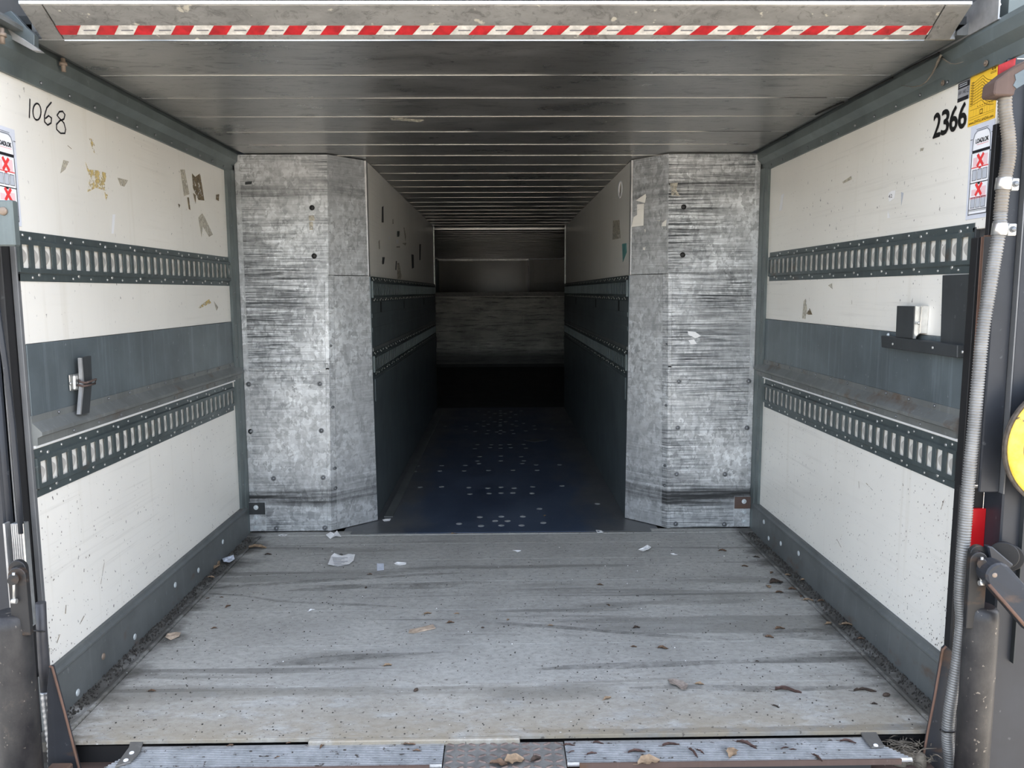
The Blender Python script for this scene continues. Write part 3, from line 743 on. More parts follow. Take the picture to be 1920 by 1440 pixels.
def strap_sign(s, label):
    if s > 0: d = Dec((XR, 2.0655, 1.327), (0, -.0985, 0), (0, 0, .236), (-1, 0, 0)); y0 = 2.0655
    else:
        b_ = U(40, 427, 'X', XL); d = Dec((XL, b_.y-.0985, 1.318), (0, .0985, 0), (0, 0, .240), (1, 0, 0)); y0 = b_.y
    t = thing('instruction_sign', label, 'sign', (d.o.x-s*.001, y0, d.o.z), 'load bar instruction signs')
    MB().slab([d.p(0, 0, .0004), d.p(1, 0, .0004), d.p(1, 1, .0004), d.p(0, 1, .0004)], d.n*.0012).out('plate', 'sign_lilac', t)
    def put(nm, mt, fn, h):
        mb = MB(); fn(mb, h); mb.out(nm, mt, t)
    put('border', 'sign_grey', lambda m_, h: d.frame(m_, .09, .04, .91, .70, .035, h), .0018)
    put('diagram_body', 'sign_white', lambda m_, h: (d.rect(m_, .13, .055, .87, .70, h), d.poly(m_, [(.16, .735), (.86, .735), (.84, .86), (.80, .90), (.70, .925), (.32, .925), (.22, .90), (.18, .86)], h)), .0020)
    put('black_band', 'ink', lambda m_, h: d.rect(m_, .13, .705, .88, .735, h), .0024)
    def outl(m_, h):
        d.line(m_, [(.12, .735), (.15, .86), (.20, .91), (.30, .935), (.72, .935), (.81, .91), (.86, .86), (.89, .735)], .0012, h)
        d.line(m_, [(.26, .952), (.76, .952)], .001, h)
        d.rect(m_, .02, .855, .12, .862, h); d.rect(m_, .90, .875, .99, .882, h)
        d.line(m_, [(.12, .70), (.11, .05), (.89, .05), (.88, .70)], .0016, h)
        for v0 in (.41, .115):
            for k in range(3): d.frame(m_, .19+k*.22, v0, .38+k*.22, v0+.115, .012, h)
        d.line(m_, [(.13, .385), (.87, .385)], .0022, h); d.line(m_, [(.13, .10), (.87, .10)], .0018, h); d.line(m_, [(.13, .085), (.87, .085)], .0010, h)
        d.rect(m_, .45, .365, .55, .385, h)
    put('outline', 'ink', outl, .0026)
    for v0 in (.412, .118):
        for k in range(3): put('grey_load', 'sign_grey', lambda m_, h: d.rect(m_, .20+k*.22, v0, .37+k*.22, v0+.11, h), .0023)
    for q in ((.20, .555, .38, .655), (.62, .555, .80, .675), (.20, .25, .40, .315), (.60, .235, .80, .335)): put('pink_load', 'pink_print', lambda m_, h: d.rect(m_, *q, h), .0023)
    def red(m_, h):
        d.line(m_, [(.15, .548), (.85, .548)], .0024, h); d.rect(m_, .45, .530, .55, .546, h)
        d.line(m_, [(.15, .230), (.85, .230)], .0014, h); d.line(m_, [(.15, .218), (.85, .218)], .0010, h)
        d.line(m_, [(.32, .788), (.80, .788)], .0008, h)
    put('red_line', 'red_print', red, .0026)
    for v0 in (.565, .255):
        put('red_cross', 'red_print', lambda m_, h: (d.line(m_, [(.40, v0), (.62, v0+.11)], .0085, h), d.line(m_, [(.40, v0+.11), (.62, v0)], .0085, h+.0002)), .0030)
    put('lettering', 'ink', lambda m_, h: d.text(m_, 'LOADLOK', .26, .805, .80, .85, h, .0006), .0026)
    return t
strap_sign(-1, 'white and lilac load bar instruction sign on the cream wall by the handwritten 1068')
strap_sign(1, 'white and lilac load bar instruction sign below the yellow load chart')

# yellow load chart
d = Dec((XR, 2.082, 1.566), (0, -.1125, 0), (0, 0, .128), (-1, 0, 0))
t = thing('load_chart', 'yellow tail lift load chart with black curves above the instruction sign', 'sign', (XR-.001, 2.0, 1.566))
MB().slab([d.p(0, 0, .0004), d.p(1, 0, .0004), d.p(1, 1.0, .0004), d.p(0, 1.0, .0004)], d.n*.0012).out('plate', 'sign_yellow', t)
mb = MB()
for k in range(9):
    v0 = .40+k*.052; pk_ = .445+k*.058
    d.line(mb, [(.05, v0-.005), (.48, pk_+.0)], .0013, .0018)
    d.line(mb, [(.48+.45*q, pk_-.17*(1-(1-q)**2.2)) for q in (0, .2, .4, .6, .8, 1)], .0014, .0018)
mb.out('load_curve', 'chart_line', t)
mb = MB()
for k in range(8): d.line(mb, [(.12+k*.105, .36), (.12+k*.105, .86 if k < 5 else .55)], .0004, .0017)
for k in range(7): d.line(mb, [(.20+k*.10, .17), (.20+k*.10, .30)], .0005, .0017)
d.line(mb, [(.06, .31), (.90, .31)], .0010, .0018); d.line(mb, [(.06, .17), (.95, .17)], .0008, .0018); d.line(mb, [(.06, .12), (.95, .14)], .0008, .0018)
for k in range(7): d.rect(mb, .33+k*.085, .335, .375+k*.085, .35, .0018)
for k in range(9): d.rect(mb, .06, .425+k*.052, .16, .44+k*.052, .0018)
d.rect(mb, .80, .93, .85, .965, .0018); d.rect(mb, .88, .93, .93, .965, .0018); d.frame(mb, .76, .87, .95, .905, .012, .0018); d.frame(mb, .44, .175, .55, .27, .02, .0018)
mb.out('chart_grid', 'chart_line', t)
mb = MB(); d.text(mb, 'www.DHOLLANDIA.com', .05, .03, .95, .085, .0018, .0003); mb.out('lettering', 'chart_line', t)
# small black and grey data label
pa, pb = U(1797, 178, 'X', XR), U(1820, 147, 'X', XR)
d = Dec((XR, pa.y, 1.640), (0, pb.y-pa.y, 0), (0, 0, .050), (-1, 0, 0))
t = thing('data_label', 'small black and grey data label beside the yellow load chart', 'label', (XR-.001, pa.y, 1.640))
MB().slab([d.p(0, 0, .0004), d.p(1, 0, .0004), d.p(1, 1, .0004), d.p(0, 1, .0004)], d.n*.0012).out('plate', 'label_grey', t)
mb = MB(); d.rect(mb, 0, .66, 1, .95, .0018); d.rect(mb, 0, 0, .95, .20, .0018); mb.out('black_band', 'ink', t)
mb = MB(); d.text(mb, '14W 1440', .05, .34, .70, .56, .0018); d.text(mb, 'CE', .76, .34, .96, .60, .0018); mb.out('lettering', 'ink', t)
for k in range(2):
    mb = MB(); d.rect(mb, .12, .75+.10*k, .8, .79+.10*k, .0022); mb.out('print_line', 'sign_grey', t)

# sticker remains on the wheel boxes and the passage panels
def face_poly(pts, ax, val, off): return MB().slab([U(a, b, ax, val) for a, b in pts], off)
cz = lambda pts: [(1040+a/3.79, 270+b/3.79) for a, b in pts]
nR = Vector((RB[2]-.79, D2-D1, 0)); nR = Vector((nR.y, -nR.x, 0)).normalized(); nR = nR if nR.y < 0 else -nR
def cham_poly(pts):                 # polygon on the chamfer plane of the right-hand box
    o = U(1254, 500, 'Y', D1); P = []
    for a, b in pts:
        r = ray(a, b); P.append(EYE+r*((o-EYE).dot(nR)/r.dot(nR))+nR*.004)
    return MB().slab(P, nR*.0008)
for pts in ([(580,402),(650,355),(655,375),(645,420),(610,410)], [(590,430),(640,425),(635,580),(550,590),(565,520),(590,505)], [(640,605),(650,610),(648,630)], [(632,735),(648,735),(645,755),(632,752)], [(770,560),(800,535),(795,585),(765,585)], [(722,545),(752,541),(752,547)]):
    cham_poly(cz(pts)).out('sticker_remnant', 'white_panel', RB[0])
for pts, mt in (([(820,280),(875,275),(865,330),(890,370),(830,365)], 'tape_clear'), ([(945,1330),(1000,1335),(1040,1365),(1000,1380),(950,1355)], 'paper'), ([(950,1395),(990,1388),(1010,1420),(970,1425)], 'paper')):
    face_poly(cz(pts), 'Y', D1-.001, (0, -.0008, 0)).out('sticker_remnant', mt, RB[0])
lz = lambda pts: [(420+a/3.79, 270+b/3.79) for a, b in pts]
for pts, mt in (([(600,510),(640,505),(645,545),(605,545)], 'tape_clear'), ([(605,555),(632,552),(632,610),(608,610)], 'tape_clear'), ([(150,270),(200,265),(195,285),(150,290)], 'dark_block')):
    face_poly(lz(pts), 'Y', D1-.001, (0, -.0008, 0)).out('label_remnant', mt, LB[0])
cz2 = lambda pts: [(660+a/5.54, 280+b/5.54) for a, b in pts]
for pts, mt in (([(375,910),(390,905),(393,935),(378,938)], 'paper'), ([(458,940),(482,938),(482,978),(456,975)], 'paper'), ([(460,1010),(495,1005),(495,1022),(462,1020)], 'tape_clear'), ([(468,1180),(490,1180),(512,1310),(505,1345),(470,1345)], 'tape_clear'),
                ([(520,975),(565,970),(555,1000),(545,990)], 'tape_clear'), ([(310,600),(325,590),(328,760),(308,760)], 'dark_block'), ([(420,730),(428,720),(430,775),(420,775)], 'tape_clear'), ([(616,1090),(640,1095),(642,1230),(622,1240)], 'dark_block'),
                ([(455,1160),(465,1160),(460,1255),(450,1250)], 'dark_block'), ([(700,985),(715,985),(710,1150),(700,1150)], 'dark_block'), ([(275,960),(285,940),(290,1030),(280,1040)], 'tape_clear'), ([(535,810),(545,815),(560,900),(555,960)], 'tape_clear'), ([(470,850),(492,850),(490,905),(470,910)], 'dark_block'), ([(315,1120),(340,1120),(330,1190),(315,1195)], 'dark_block')):
    face_poly(cz2(pts), 'X', LB[1]+.001, (.0008, 0, 0)).out('label_remnant', mt, LB[0])
for pts, mt in (([(415,545),(460,540),(468,670),(412,680)], 'tape_clear'), ([(480,710),(510,705),(512,770),(485,840)], 'teal_print'), ([(445,645),(465,640),(460,680)], 'paper')):
    face_poly(cz(pts), 'X', RB[1]-.001, (-.0008, 0, 0)).out('label_remnant', mt, RB[0])

# ------------------------------------------------------------------ fittings on the walls
def px_slab(pts, ax, val, off, bevel=.0015): return MB().slab([U(a, b, ax, val) for a, b in pts], off)
t = thing('retaining_bar', 'dark flat retaining bar held upright by a clip on the grey band', 'bar', (XL+.012, 2.30, .80))
X = XL+.030
px_slab([(153, 671), (171, 667), (173, 715), (168, 774), (150, 778), (156, 718)], 'X', X, (-.009, 0, 0)).out('bar', 'dark_block', t, bevel=.0008)
px_slab([(152.3, 671), (154.2, 671), (158, 718), (152.5, 777), (150.2, 777), (155, 718)], 'X', X+.0006, (-.010, 0, 0)).out('bare_edge', 'zinc_dull', t)
px_slab([(128, 703), (146, 700), (147, 731), (130, 733)], 'X', XL+.006, (.003, 0, 0)).out('clip_plate', 'zinc', t, bevel=.001)
px_slab([(133, 703), (145, 701), (146, 730), (134, 732)], 'X', XL+.009, (.010, 0, 0)).out('clip_body', 'zinc', t, bevel=.004)
p = U(132, 719, 'X', XL+.009); MB().dome((p.x, p.y, p.z), (1, 0, 0), .005, .004).out('rivet', 'zinc', t)
ring = [U(*q, 'X', XL+v) for q, v in (((147, 712), .016), ((150, 716), .032), ((160, 718), .046), ((172, 714), .046), ((180, 711), .038), ((178, 719), .030), ((168, 722), .045), ((156, 724), .044), ((148, 722), .030), ((146, 722), .016))]
MB().tube(ring, .0032, 8).out('hook', 'rusty_steel', t)
t = thing('tail_block', 'tall dark block on the white wall beside the rear opening', 'block', (XR-.01, 2.08, .99))
px_slab([(1775, 516), (1826, 514), (1819, 655), (1771, 641)], 'X', XR-.001, (-.012, 0, 0)).out('block', 'dark_block', t, bevel=.001)
t = thing('bar_holder', 'dark square pad in a bright alloy angle standing on the support bar', 'holder', (XR-.02, 2.32, 1.0))
px_slab([(1681.5, 573.5), (1714, 574), (1711, 635), (1679, 632)], 'X', XR-.028, (.006, 0, 0)).out('pad', 'dark_block', t, bevel=.001)
px_slab([(1714.5, 574), (1716.5, 574), (1713, 635), (1711, 635)], 'X', XR-.029, (.007, 0, 0)).out('pad_edge', 'bright_alu', t)
px_slab([(1716, 574.5), (1727, 575), (1722.5, 626), (1713, 635)], 'X', XR-.022, (.004, 0, 0)).out('angle', 'zinc', t)
px_slab([(1727, 573), (1730, 574), (1726, 625), (1723, 625)], 'X', XR-.019, (.018, 0, 0)).out('angle_edge', 'bright_alu', t)
p = U(1722.5, 606, 'X', XR-.022); MB().dome((p.x, p.y, p.z), (-1, 0, 0), .005, .004).out('rivet', 'zinc', t)
t = thing('support_bar', 'dark horizontal support bar on the grey band below the square pad', 'bar', (XR-.02, 2.23, .94))
px_slab([(1667, 629), (1813.5, 647), (1813, 671), (1668, 651)], 'X', XR-.006, (-.026, 0, 0)).out('bar', 'dark_block', t, bevel=.002)
for q in ((1674, 645), (1749, 652), (1805, 660)):
    p = U(*q, 'X', XR-.032); MB().dome((p.x, p.y, p.z), (-1, 0, 0), .0045, .003).out('screw', 'zinc', t)
p = U(1666.5, 628, 'X', XR-.012); MB().dome((p.x, p.y, p.z), (-1, 0, 0), .006, .006).out('screw', 'washer_pale', t)
# rusty bolts hanging from the upper rail on the left
for q in ((119, 126), (4, 72)):
    p = U(*q, 'X', XL+.05); t = MB().cyl((p.x, p.y, p.z-.012), (0, 0, 1), .006, .035, 8).cyl((p.x, p.y, p.z+.004), (0, 0, 1), .011, .008, 6).out('rail_bolt', 'bolt_rust', WL)
for q in ((1849.5, 118.5), (1768.5, 155.5)):
    p = U(*q, 'X', XR-.014); MB().tube([(p.x, p.y, p.z), (p.x-.003, p.y, p.z)], .0075, 12).dome((p.x-.003, p.y, p.z), (-1, 0, 0), .004, .003).out('rail_bolt', 'bolt_rust', WR)
# black dashes between deck and runner on the right
for (a, b), (c_, e) in (((1695, 130), (1760, 97)), ((1590, 186), (1672, 144)), ((1528, 214), (1580, 190)), ((1443, 268), (1476, 252))):
    p, q = U(a, b, 'Z', 1.776), U(c_, e, 'Z', 1.776); v = Vector((.006, .002, 0))
    MB().slab([p, q, q+v, p+v], (0, 0, -.004)).out('black_strip', 'black', WR)
t = thing('loose_string', 'frayed pale string hanging from the upper rail', 'string', tuple(U(1764, 106, 'X', XR-.045)))
pts = [U(*q, 'X', XR-v) for q, v in (((1764, 104), .055), ((1760, 112), .046), ((1755, 124), .040), ((1748, 138), .040), ((1738, 152), .040), ((1728, 160), .040), ((1712, 163), .040), ((1690, 160), .040))]
MB().tube(pts, [.0028, .004, .0032, .0022, .0018, .0014, .0010, .0006], 6).out('strand', 'straw', t)
pts = [U(*q, 'X', XR-.042) for q in ((1764, 106), (1772, 113), (1782, 119), (1792, 120), (1806, 116))]
MB().tube(pts, [.003, .0018, .0012, .0010, .0006], 6).out('strand', 'straw', t)

# right-hand guide rail with open end above the upper rail
t = thing('guide_rail', 'open-ended alloy guide rail above the upper rail of the wall marked 2366', 'rail', (1.24, 2.0, 1.80))
p = U(1871, 36, 'Y', 1.93); x0, z0 = p.x, p.z
prof = [(0, 0), (.055, 0), (.055, .004), (.004, .004), (.004, .030), (.007, .034), (.004, .038), (.004, .075), (0, .075)]
MB().prism_y([(x0+a, z0+b) for a, b in prof], 1.93, 2.30).out('channel', 'zinc_dull', t, bevel=.0006)
MB().box(x0+.012, x0+.05, 2.02, 2.05, z0+.005, z0+.07).out('stop_block', 'black_steel', t)
MB().box(x0-.004, x0, 2.06, 2.30, z0+.012, z0+.02).out('rib', 'zinc_dull', t)
t = thing('end_plate', 'blue grey end plate beside the flap above the wall marked 1068', 'plate', (-1.17, 2.0, 1.79))
px_slab([(12, 22), (20, 20), (50, 52), (64, 64), (64, 86), (0, 48), (0, 30)], 'Y', 2.02, (0, .02, 0)).out('plate', 'grey_panel', t, bevel=.001)
px_slab([(0, 44), (64, 86), (76, 96), (60, 94), (0, 62)], 'Y', 2.016, (0, .02, 0)).out('ledge', 'zinc_dull', t, bevel=.001)

# ------------------------------------------------------------------ rear frame, left
def vbox(x0, x1, y0, y1, z0, z1): return MB().box(min(x0, x1), max(x0, x1), y0, y1, z0, z1)
t = thing('rear_post', 'navy rear door post with black rubber seal beside the wall marked 1068', 'post', (-1.4, 1.98, -.3))
vbox(-1.64, -1.268, 1.96, 2.028, -.5, 1.268).out('post', 'navy', t, bevel=.004)
p = U(25, 415, 'Y', 1.815); q = U(12, 375, 'Y', 1.815); r_ = U(12, 461, 'Y', 1.815)
vbox(-1.60, p.x, 1.815, 1.838, r_.z, q.z).out('grey_cap', 'rail_green', t, bevel=.003)
p = U(6.5, 396, 'Y', 1.815); MB().dome((p.x, p.y, p.z), (0, -1, 0), .010, .006).out('bolt', 'bolt_rust', t)
vbox(-1.2535, -1.239, 1.985, 2.028, .13, 1.266).out('rubber_seal', 'black_rubber', t, bevel=.002)
vbox(-1.257, -1.2540, 1.984, 2.028, .13, 1.266).out('bright_bead', 'zinc_dull', t)
MB().tube([(-1.268, 1.975, 1.25), (-1.268, 1.975, .12)], .011, 10).out('round_edge', 'navy', t)
MB().tube([U(*q, 'Y', 1.93) for q in ((-30, 430), (-8, 560), (10, 680), (24, 800), (34, 920), (40, 1000))], .007, 10).out('cable', 'navy', t)
p, q = U(20, 982, 'Y', 1.93), U(40, 982, 'Y', 1.93)
vbox(p.x, q.x, 1.93, 1.95, .30, p.z).out('alloy_strip', 'braid_silver', t, bevel=.001)
for i in range(5): vbox(p.x+(q.x-p.x)*(i+.2)/5, p.x+(q.x-p.x)*(i+.55)/5, 1.928, 1.93, .30, p.z).out('groove', 'zinc_dull', t)
p2, q2 = U(5, 982, 'Y', 1.93), U(9, 982, 'Y', 1.93)
vbox(p2.x, q2.x, 1.93, 1.95, .30, p.z).out('alloy_strip', 'zinc_dull', t)
vbox(q.x+.002, q.x+.006, 1.928, 1.95, .30, p.z).out('alloy_strip', 'bright_alu', t)
def gusset(nm, label, pts, edge, loc):
    t = thing(nm, label, 'gusset', loc)
    px_slab(pts, 'Y', 1.893, (0, .010, 0)).out('plate', 'navy_rust', t, bevel=.001)
    MB().tube([U(a, b, 'Y', 1.892) for a, b in edge], .0030, 8).out('rusty_edge', 'rust_edge', t)
gusset('gusset_plate', 'tapering dark gusset plate beside the silver braided hose', [(93, 1249), (98, 1250), (121, 1335), (148, 1440), (170, 1520), (90, 1520), (88, 1290)], [(93, 1249), (98, 1251), (121, 1335), (148, 1440), (170, 1520)], (-1.15, 1.945, -.2))
gusset('gusset_plate', 'tapering dark gusset plate with rusty edge beside the grey ribbed conduit', [(1768, 1217), (1774, 1211), (1790, 1226), (1800, 1520), (1715, 1520), (1728, 1436), (1752, 1310)], [(1774, 1212), (1768, 1218), (1752, 1310), (1740, 1370), (1728, 1436), (1715, 1520)], (1.16, 1.945, -.2))
t = thing('braided_hose', 'dark hose with silver braided sleeve beside the gusset plate', 'hose', tuple(U(95, 1440, 'Y', 1.92)))
MB().tube([U(*q, 'Y', 1.925) for q in ((76, 1130), (79, 1200), (82, 1250), (86, 1296))], .0125, 14).out('upper_hose', 'conduit_dark', t)
path = [U(*q, 'Y', 1.92) for q in ((86, 1296), (89, 1325), (93, 1360), (98, 1400), (101, 1450), (102, 1520))]
def resample(path, step):
    P = [Vector(p) for p in path]
    def cr(i, u):
        a, b, c_, d_ = P[max(i-1, 0)], P[i], P[i+1], P[min(i+2, len(P)-1)]
        return .5*((2*b)+(c_-a)*u+(2*a-5*b+4*c_-d_)*u*u+(3*b-a-3*c_+d_)*u**3)
    out = []
    for i in range(len(P)-1):
        k = max(2, int((P[i+1]-P[i]).length/step))
        out += [cr(i, j/k) for j in range(k)]
    return out+[P[-1]]
R = resample(path, .004)
MB().tube(R, [.0128+.0010*math.sin(i*1.7) for i in range(len(R))], 14).out('braided_sleeve', 'braid_silver', t)
MB().tube([(v.x, v.y-.013, v.z) for v in [U(62, 1178, 'Y', 1.925), U(90, 1180, 'Y', 1.925)]], .002, 6).out('cable_tie', 'black', t)

def cylinder(s, label, c_, r, lug, pin):
    t = thing('lift_cylinder', label, 'cylinder', (c_.x, c_.y, -.5), 'lift cylinders')
    top = c_.z
    MB().tube([(c_.x, c_.y, -.5), (c_.x, c_.y, top-.03), (c_.x, c_.y, top-.008), (c_.x, c_.y, top)], [r, r, r*.93, r*.7], 24).out('barrel', 'cylinder_paint', t)
    lp = U(*lug, 'Y', c_.y-.02); R_ = .021
    pts = [(lp.x+R_*math.cos(a*PI/10), lp.y, lp.z+R_*math.sin(a*PI/10)) for a in range(11)]+[(lp.x-R_, lp.y, top-.05), (lp.x+R_, lp.y, top-.05)]
    MB().slab(pts, (0, .014, 0)).out('clevis_lug', 'black_steel', t, bevel=.0015)
    MB().slab([(a+s*.030, b+.05, z) for a, b, z in pts], (0, .014, 0)).out('clevis_lug', 'black_steel', t, bevel=.0015)
    MB().cyl((lp.x, lp.y-.014, lp.z-.004), (s*.5, 1, 0), .0115, .09, 18).out('pin', 'black_steel', t)
    a, b = U(*pin, 'Y', lp.y-.008), lp
    sp = MB().tube([(lp.x-s*.000, lp.y-.009, lp.z+.013), (lp.x+(a.x-lp.x)*.5, lp.y-.009, (lp.z+a.z)/2), (a.x, lp.y-.009, a.z)], .0032, 8)
    sp.tube([(a.x-.005, lp.y-.009, a.z), (a.x+.006, lp.y-.009, a.z)], .0062, 8); sp.out('cotter_pin', 'zinc', t)
    return t
cylinder(-1, 'dark lift cylinder with pin and bright cotter beside the braided hose', U(16, 1148, 'Y', 1.80), .046, (31, 1081), (27, 1127))
cylinder(1, 'mud-spattered dark lift cylinder with pin and bright cotter beside the grey conduit', U(1842, 1135, 'Y', 1.80), .038, (1836, 1052), (1839, 1093))

# ------------------------------------------------------------------ rear frame, right
t = thing('rear_post', 'broad navy rear door post carrying the conduit clips beside the wall marked 2366', 'post', (1.4, 1.98, -.3))
vbox(1.199, 1.250, 1.893, 1.903, .64, 1.686).out('inner_face', 'navy', t, bevel=.003)
vbox(1.250, 1.2535, 1.878, 1.962, .64, 1.686).out('bright_bead', 'post_grey', t)
vbox(1.2535, 1.70, 1.882, 1.962, -.5, 1.686).out('outer_face', 'navy', t, bevel=.004)
vbox(1.300, 1.304, 1.868, 1.882, .2, 1.60).out('ridge', 'dark_block', t)
p, q = U(1822, 953, 'Y', 1.95), U(1842, 1030, 'Y', 1.95)
vbox(p.x-.03, 1.2535, 1.955, 1.975, -.5, .64).out('lower_face', 'black_rubber', t, bevel=.004)
vbox(p.x, q.x, 1.945, 1.955, .40, p.z).out('reflector', 'red_reflector', t, bevel=.001)
vbox(q.x+.001, 1.2535, 1.945, 1.955, .30, p.z).out('grip_strip', 'cylinder_paint', t, bevel=.002)
def seg(pts, nm, mt, y0, dy): px_slab(pts, 'Y', y0, (0, dy, 0)).out(nm, mt, t, bevel=.001)
seg([(1869, 232), (1884, 228), (1864, 441), (1853, 441)], 'rubber_seal', 'black_rubber', 1.945, .016)
seg([(1883.5, 228), (1887, 228), (1867.5, 443), (1852, 443), (1852, 440.5), (1864, 440.5)], 'rusty_bead', 'rust_edge', 1.943, .018)
seg([(1834, 446), (1841, 444), (1790, 1221), (1781, 1221)], 'rubber_seal', 'black_rubber', 1.985, .03)
seg([(1840.5, 444), (1846, 444), (1795.5, 1221), (1790, 1221)], 'rusty_bead', 'rust_edge', 1.983, .022)
t2 = thing('conduit', 'grey ribbed conduit clipped to the navy post, running past the red reflector', 'conduit', tuple(U(1782, 1440, 'Y', 1.93)))
Yc = 1.865
up_ = resample([U(*q, 'Y', Yc) for q in ((1884, 170), (1885, 210), (1891, 255), (1892, 290), (1886, 325), (1880, 360), (1876, 398))], .0022)
MB().tube(up_, [.0146+.0016*math.sin(i*2*PI/3+.5) for i in range(len(up_))], 14).out('pale_sleeve', 'conduit_warm', t2)
lo_ = resample([U(*q, 'Y', Yc) for q in ((1876, 396), (1874, 430), (1866, 480), (1856, 540), (1843, 620), (1835, 700), (1826, 800), (1818, 880), (1810, 980), (1803, 1070), (1801, 1120), (1803, 1165), (1798, 1220), (1789, 1280), (1780, 1335), (1777, 1380), (1781, 1430), (1786, 1500))], .0022)
MB().tube(lo_, [.0141+.0022*math.sin(i*2*PI/3+.5) for i in range(len(lo_))], 14).out('ribbed_tube', 'conduit_grey', t2)
MB().tube([U(*q, 'Y', Yc-.014) for q in ((1763, 1368), (1772, 1373), (1786, 1373), (1800, 1371))], .0025, 6).out('cable_tie', 'black', t2)
for i, (a, b) in enumerate((((1882, 345), (1903, 345)), ((1875, 430), (1898, 430)))):
    c1 = U(*a, 'Y', Yc); c2 = U(*b, 'Y', Yc)
    t3 = thing('pipe_clip', ('upper' if i == 0 else 'lower')+' bright metal pipe clip holding the conduit to the navy post', 'clip', tuple(c1), 'pipe clips on the conduit')
    MB().tube([c1+Vector((.001, 0, .014)), c1-Vector((.001, 0, .014))], .0180, 18).out('band', 'bright_alu', t3)
    MB().box(c1.x+.010, c2.x+.010, Yc-.002, Yc+.004, c1.z-.015, c1.z+.013).out('ear', 'zinc', t3, bevel=.0018)
    MB().cyl((c2.x, Yc-.002, c2.z), (0, -1, 0), .0075, .003, 12).dome((c2.x, Yc-.005, c2.z), (0, -1, 0), .006, .004).out('bolt', 'bolt_steel', t3)
t = thing('angle_bracket', 'rust-brown angled bracket at the top of the conduit', 'bracket', tuple(U(1890, 170, 'Y', 1.93)))
px_slab([(1864, 172), (1867, 152), (1895, 130), (1930, 110), (1930, 150), (1905, 166), (1902, 179), (1865, 178)], 'Y', 1.842, (0, .05, 0)).out('arm', 'rusty_steel', t, bevel=.003)
px_slab([(1903, 140), (1930, 124), (1930, 152), (1906, 166), (1900, 160), (1905, 150)], 'Y', 1.8405, (0, .002, 0)).out('paint_flake', 'grey_panel', t)
t = MB().slab([U(a, b, 'Y', 1.890) for a, b in ((1873, 122), (1905, 108), (1900, 150), (1870, 160))], (0, .003, 0)).out('red_sticker', 'red_tape')
tag(t, 'faded red sticker behind the rust-brown bracket', 'sticker')
# yellow ring on its dark backing boss
t = thing('yellow_ring', 'chipped yellow painted ring on the navy post', 'ring', tuple(U(1960, 838, 'Y', 1.90)))
c0 = U(1883, 838, 'Y', 1.83); c1 = Vector((c0.x+.155, 1.83, c0.z))
def ann(r0, r1, y0, y1, n_=64):
    mb = MB(); P = [(r, y_) for r, y_ in ((r1, y1), (r1, y0+.008), (r1-.008, y0), (r0+.010, y0-.004), (r0, y0+.012), (r0, y1))]; k = len(P)
    vs_ = [(c1.x+r*math.cos(2*PI*i/n_), y_, c1.z+r*math.sin(2*PI*i/n_)) for i in range(n_) for r, y_ in P]
    return mb.add(vs_, [(i*k+j, i*k+(j+1) % k, ((i+1) % n_)*k+(j+1) % k, ((i+1) % n_)*k+j) for i in range(n_) for j in range(k)], True)
ann(.106, .1495, 1.822, 1.840).out('ring', 'yellow_paint', t)
ann(.149, .155, 1.829, 1.840).out('chipped_rim', 'chipped_dark', t)
MB().cyl((c1.x, 1.839, c1.z), (0, 1, 0), .110, .041, 40).out('boss', 'black_steel', t)
# lift arm with pulleys
t = thing('pivot_lever', 'worn dark pivot lever with rusty rounded end beside the cylinder pin', 'lever', tuple(U(1880, 1110, 'Y', 1.74)))
a, b = U(1874, 1080, 'Y', 1.74), U(1960, 1178, 'Y', 1.70)
dv = (b-a).normalized(); nv = Vector((-dv.z, 0, dv.x)).normalized()*.031
pts = [a+nv, b+nv, b-nv, a-nv]+[a+Vector((math.cos(q), 0, math.sin(q)))*.031 for q in [math.atan2(-nv.z, -nv.x)-PI*k/8 for k in range(1, 8)]]
MB().slab(pts, (0, .045, 0)).out('arm', 'navy_rust', t, bevel=.004)
MB().tube([a-nv*1.0+Vector((0, -.001, 0)), b-nv*1.0+Vector((0, -.001, 0))], .004, 8).out('rusty_edge', 'rust_edge', t)
MB().dome(a+Vector((-.012, 0, .002)), (0, -1, 0), .007, .004).out('bolt', 'bolt_rust', t)
px_slab([(1852, 1024), (1862, 1026), (1902, 1060), (1884, 1075), (1860, 1062)], 'Y', 1.815, (0, .02, 0)).out('link', 'navy', t, bevel=.003)
for k in range(2):
    p = U(1882+10*k, 1042+4*k, 'Y', 1.842+.014*k); MB().cyl((p.x, p.y, p.z), (.5, 1, 0), .034, .010, 28).out('pulley', 'black_rubber', t, bevel=.002)

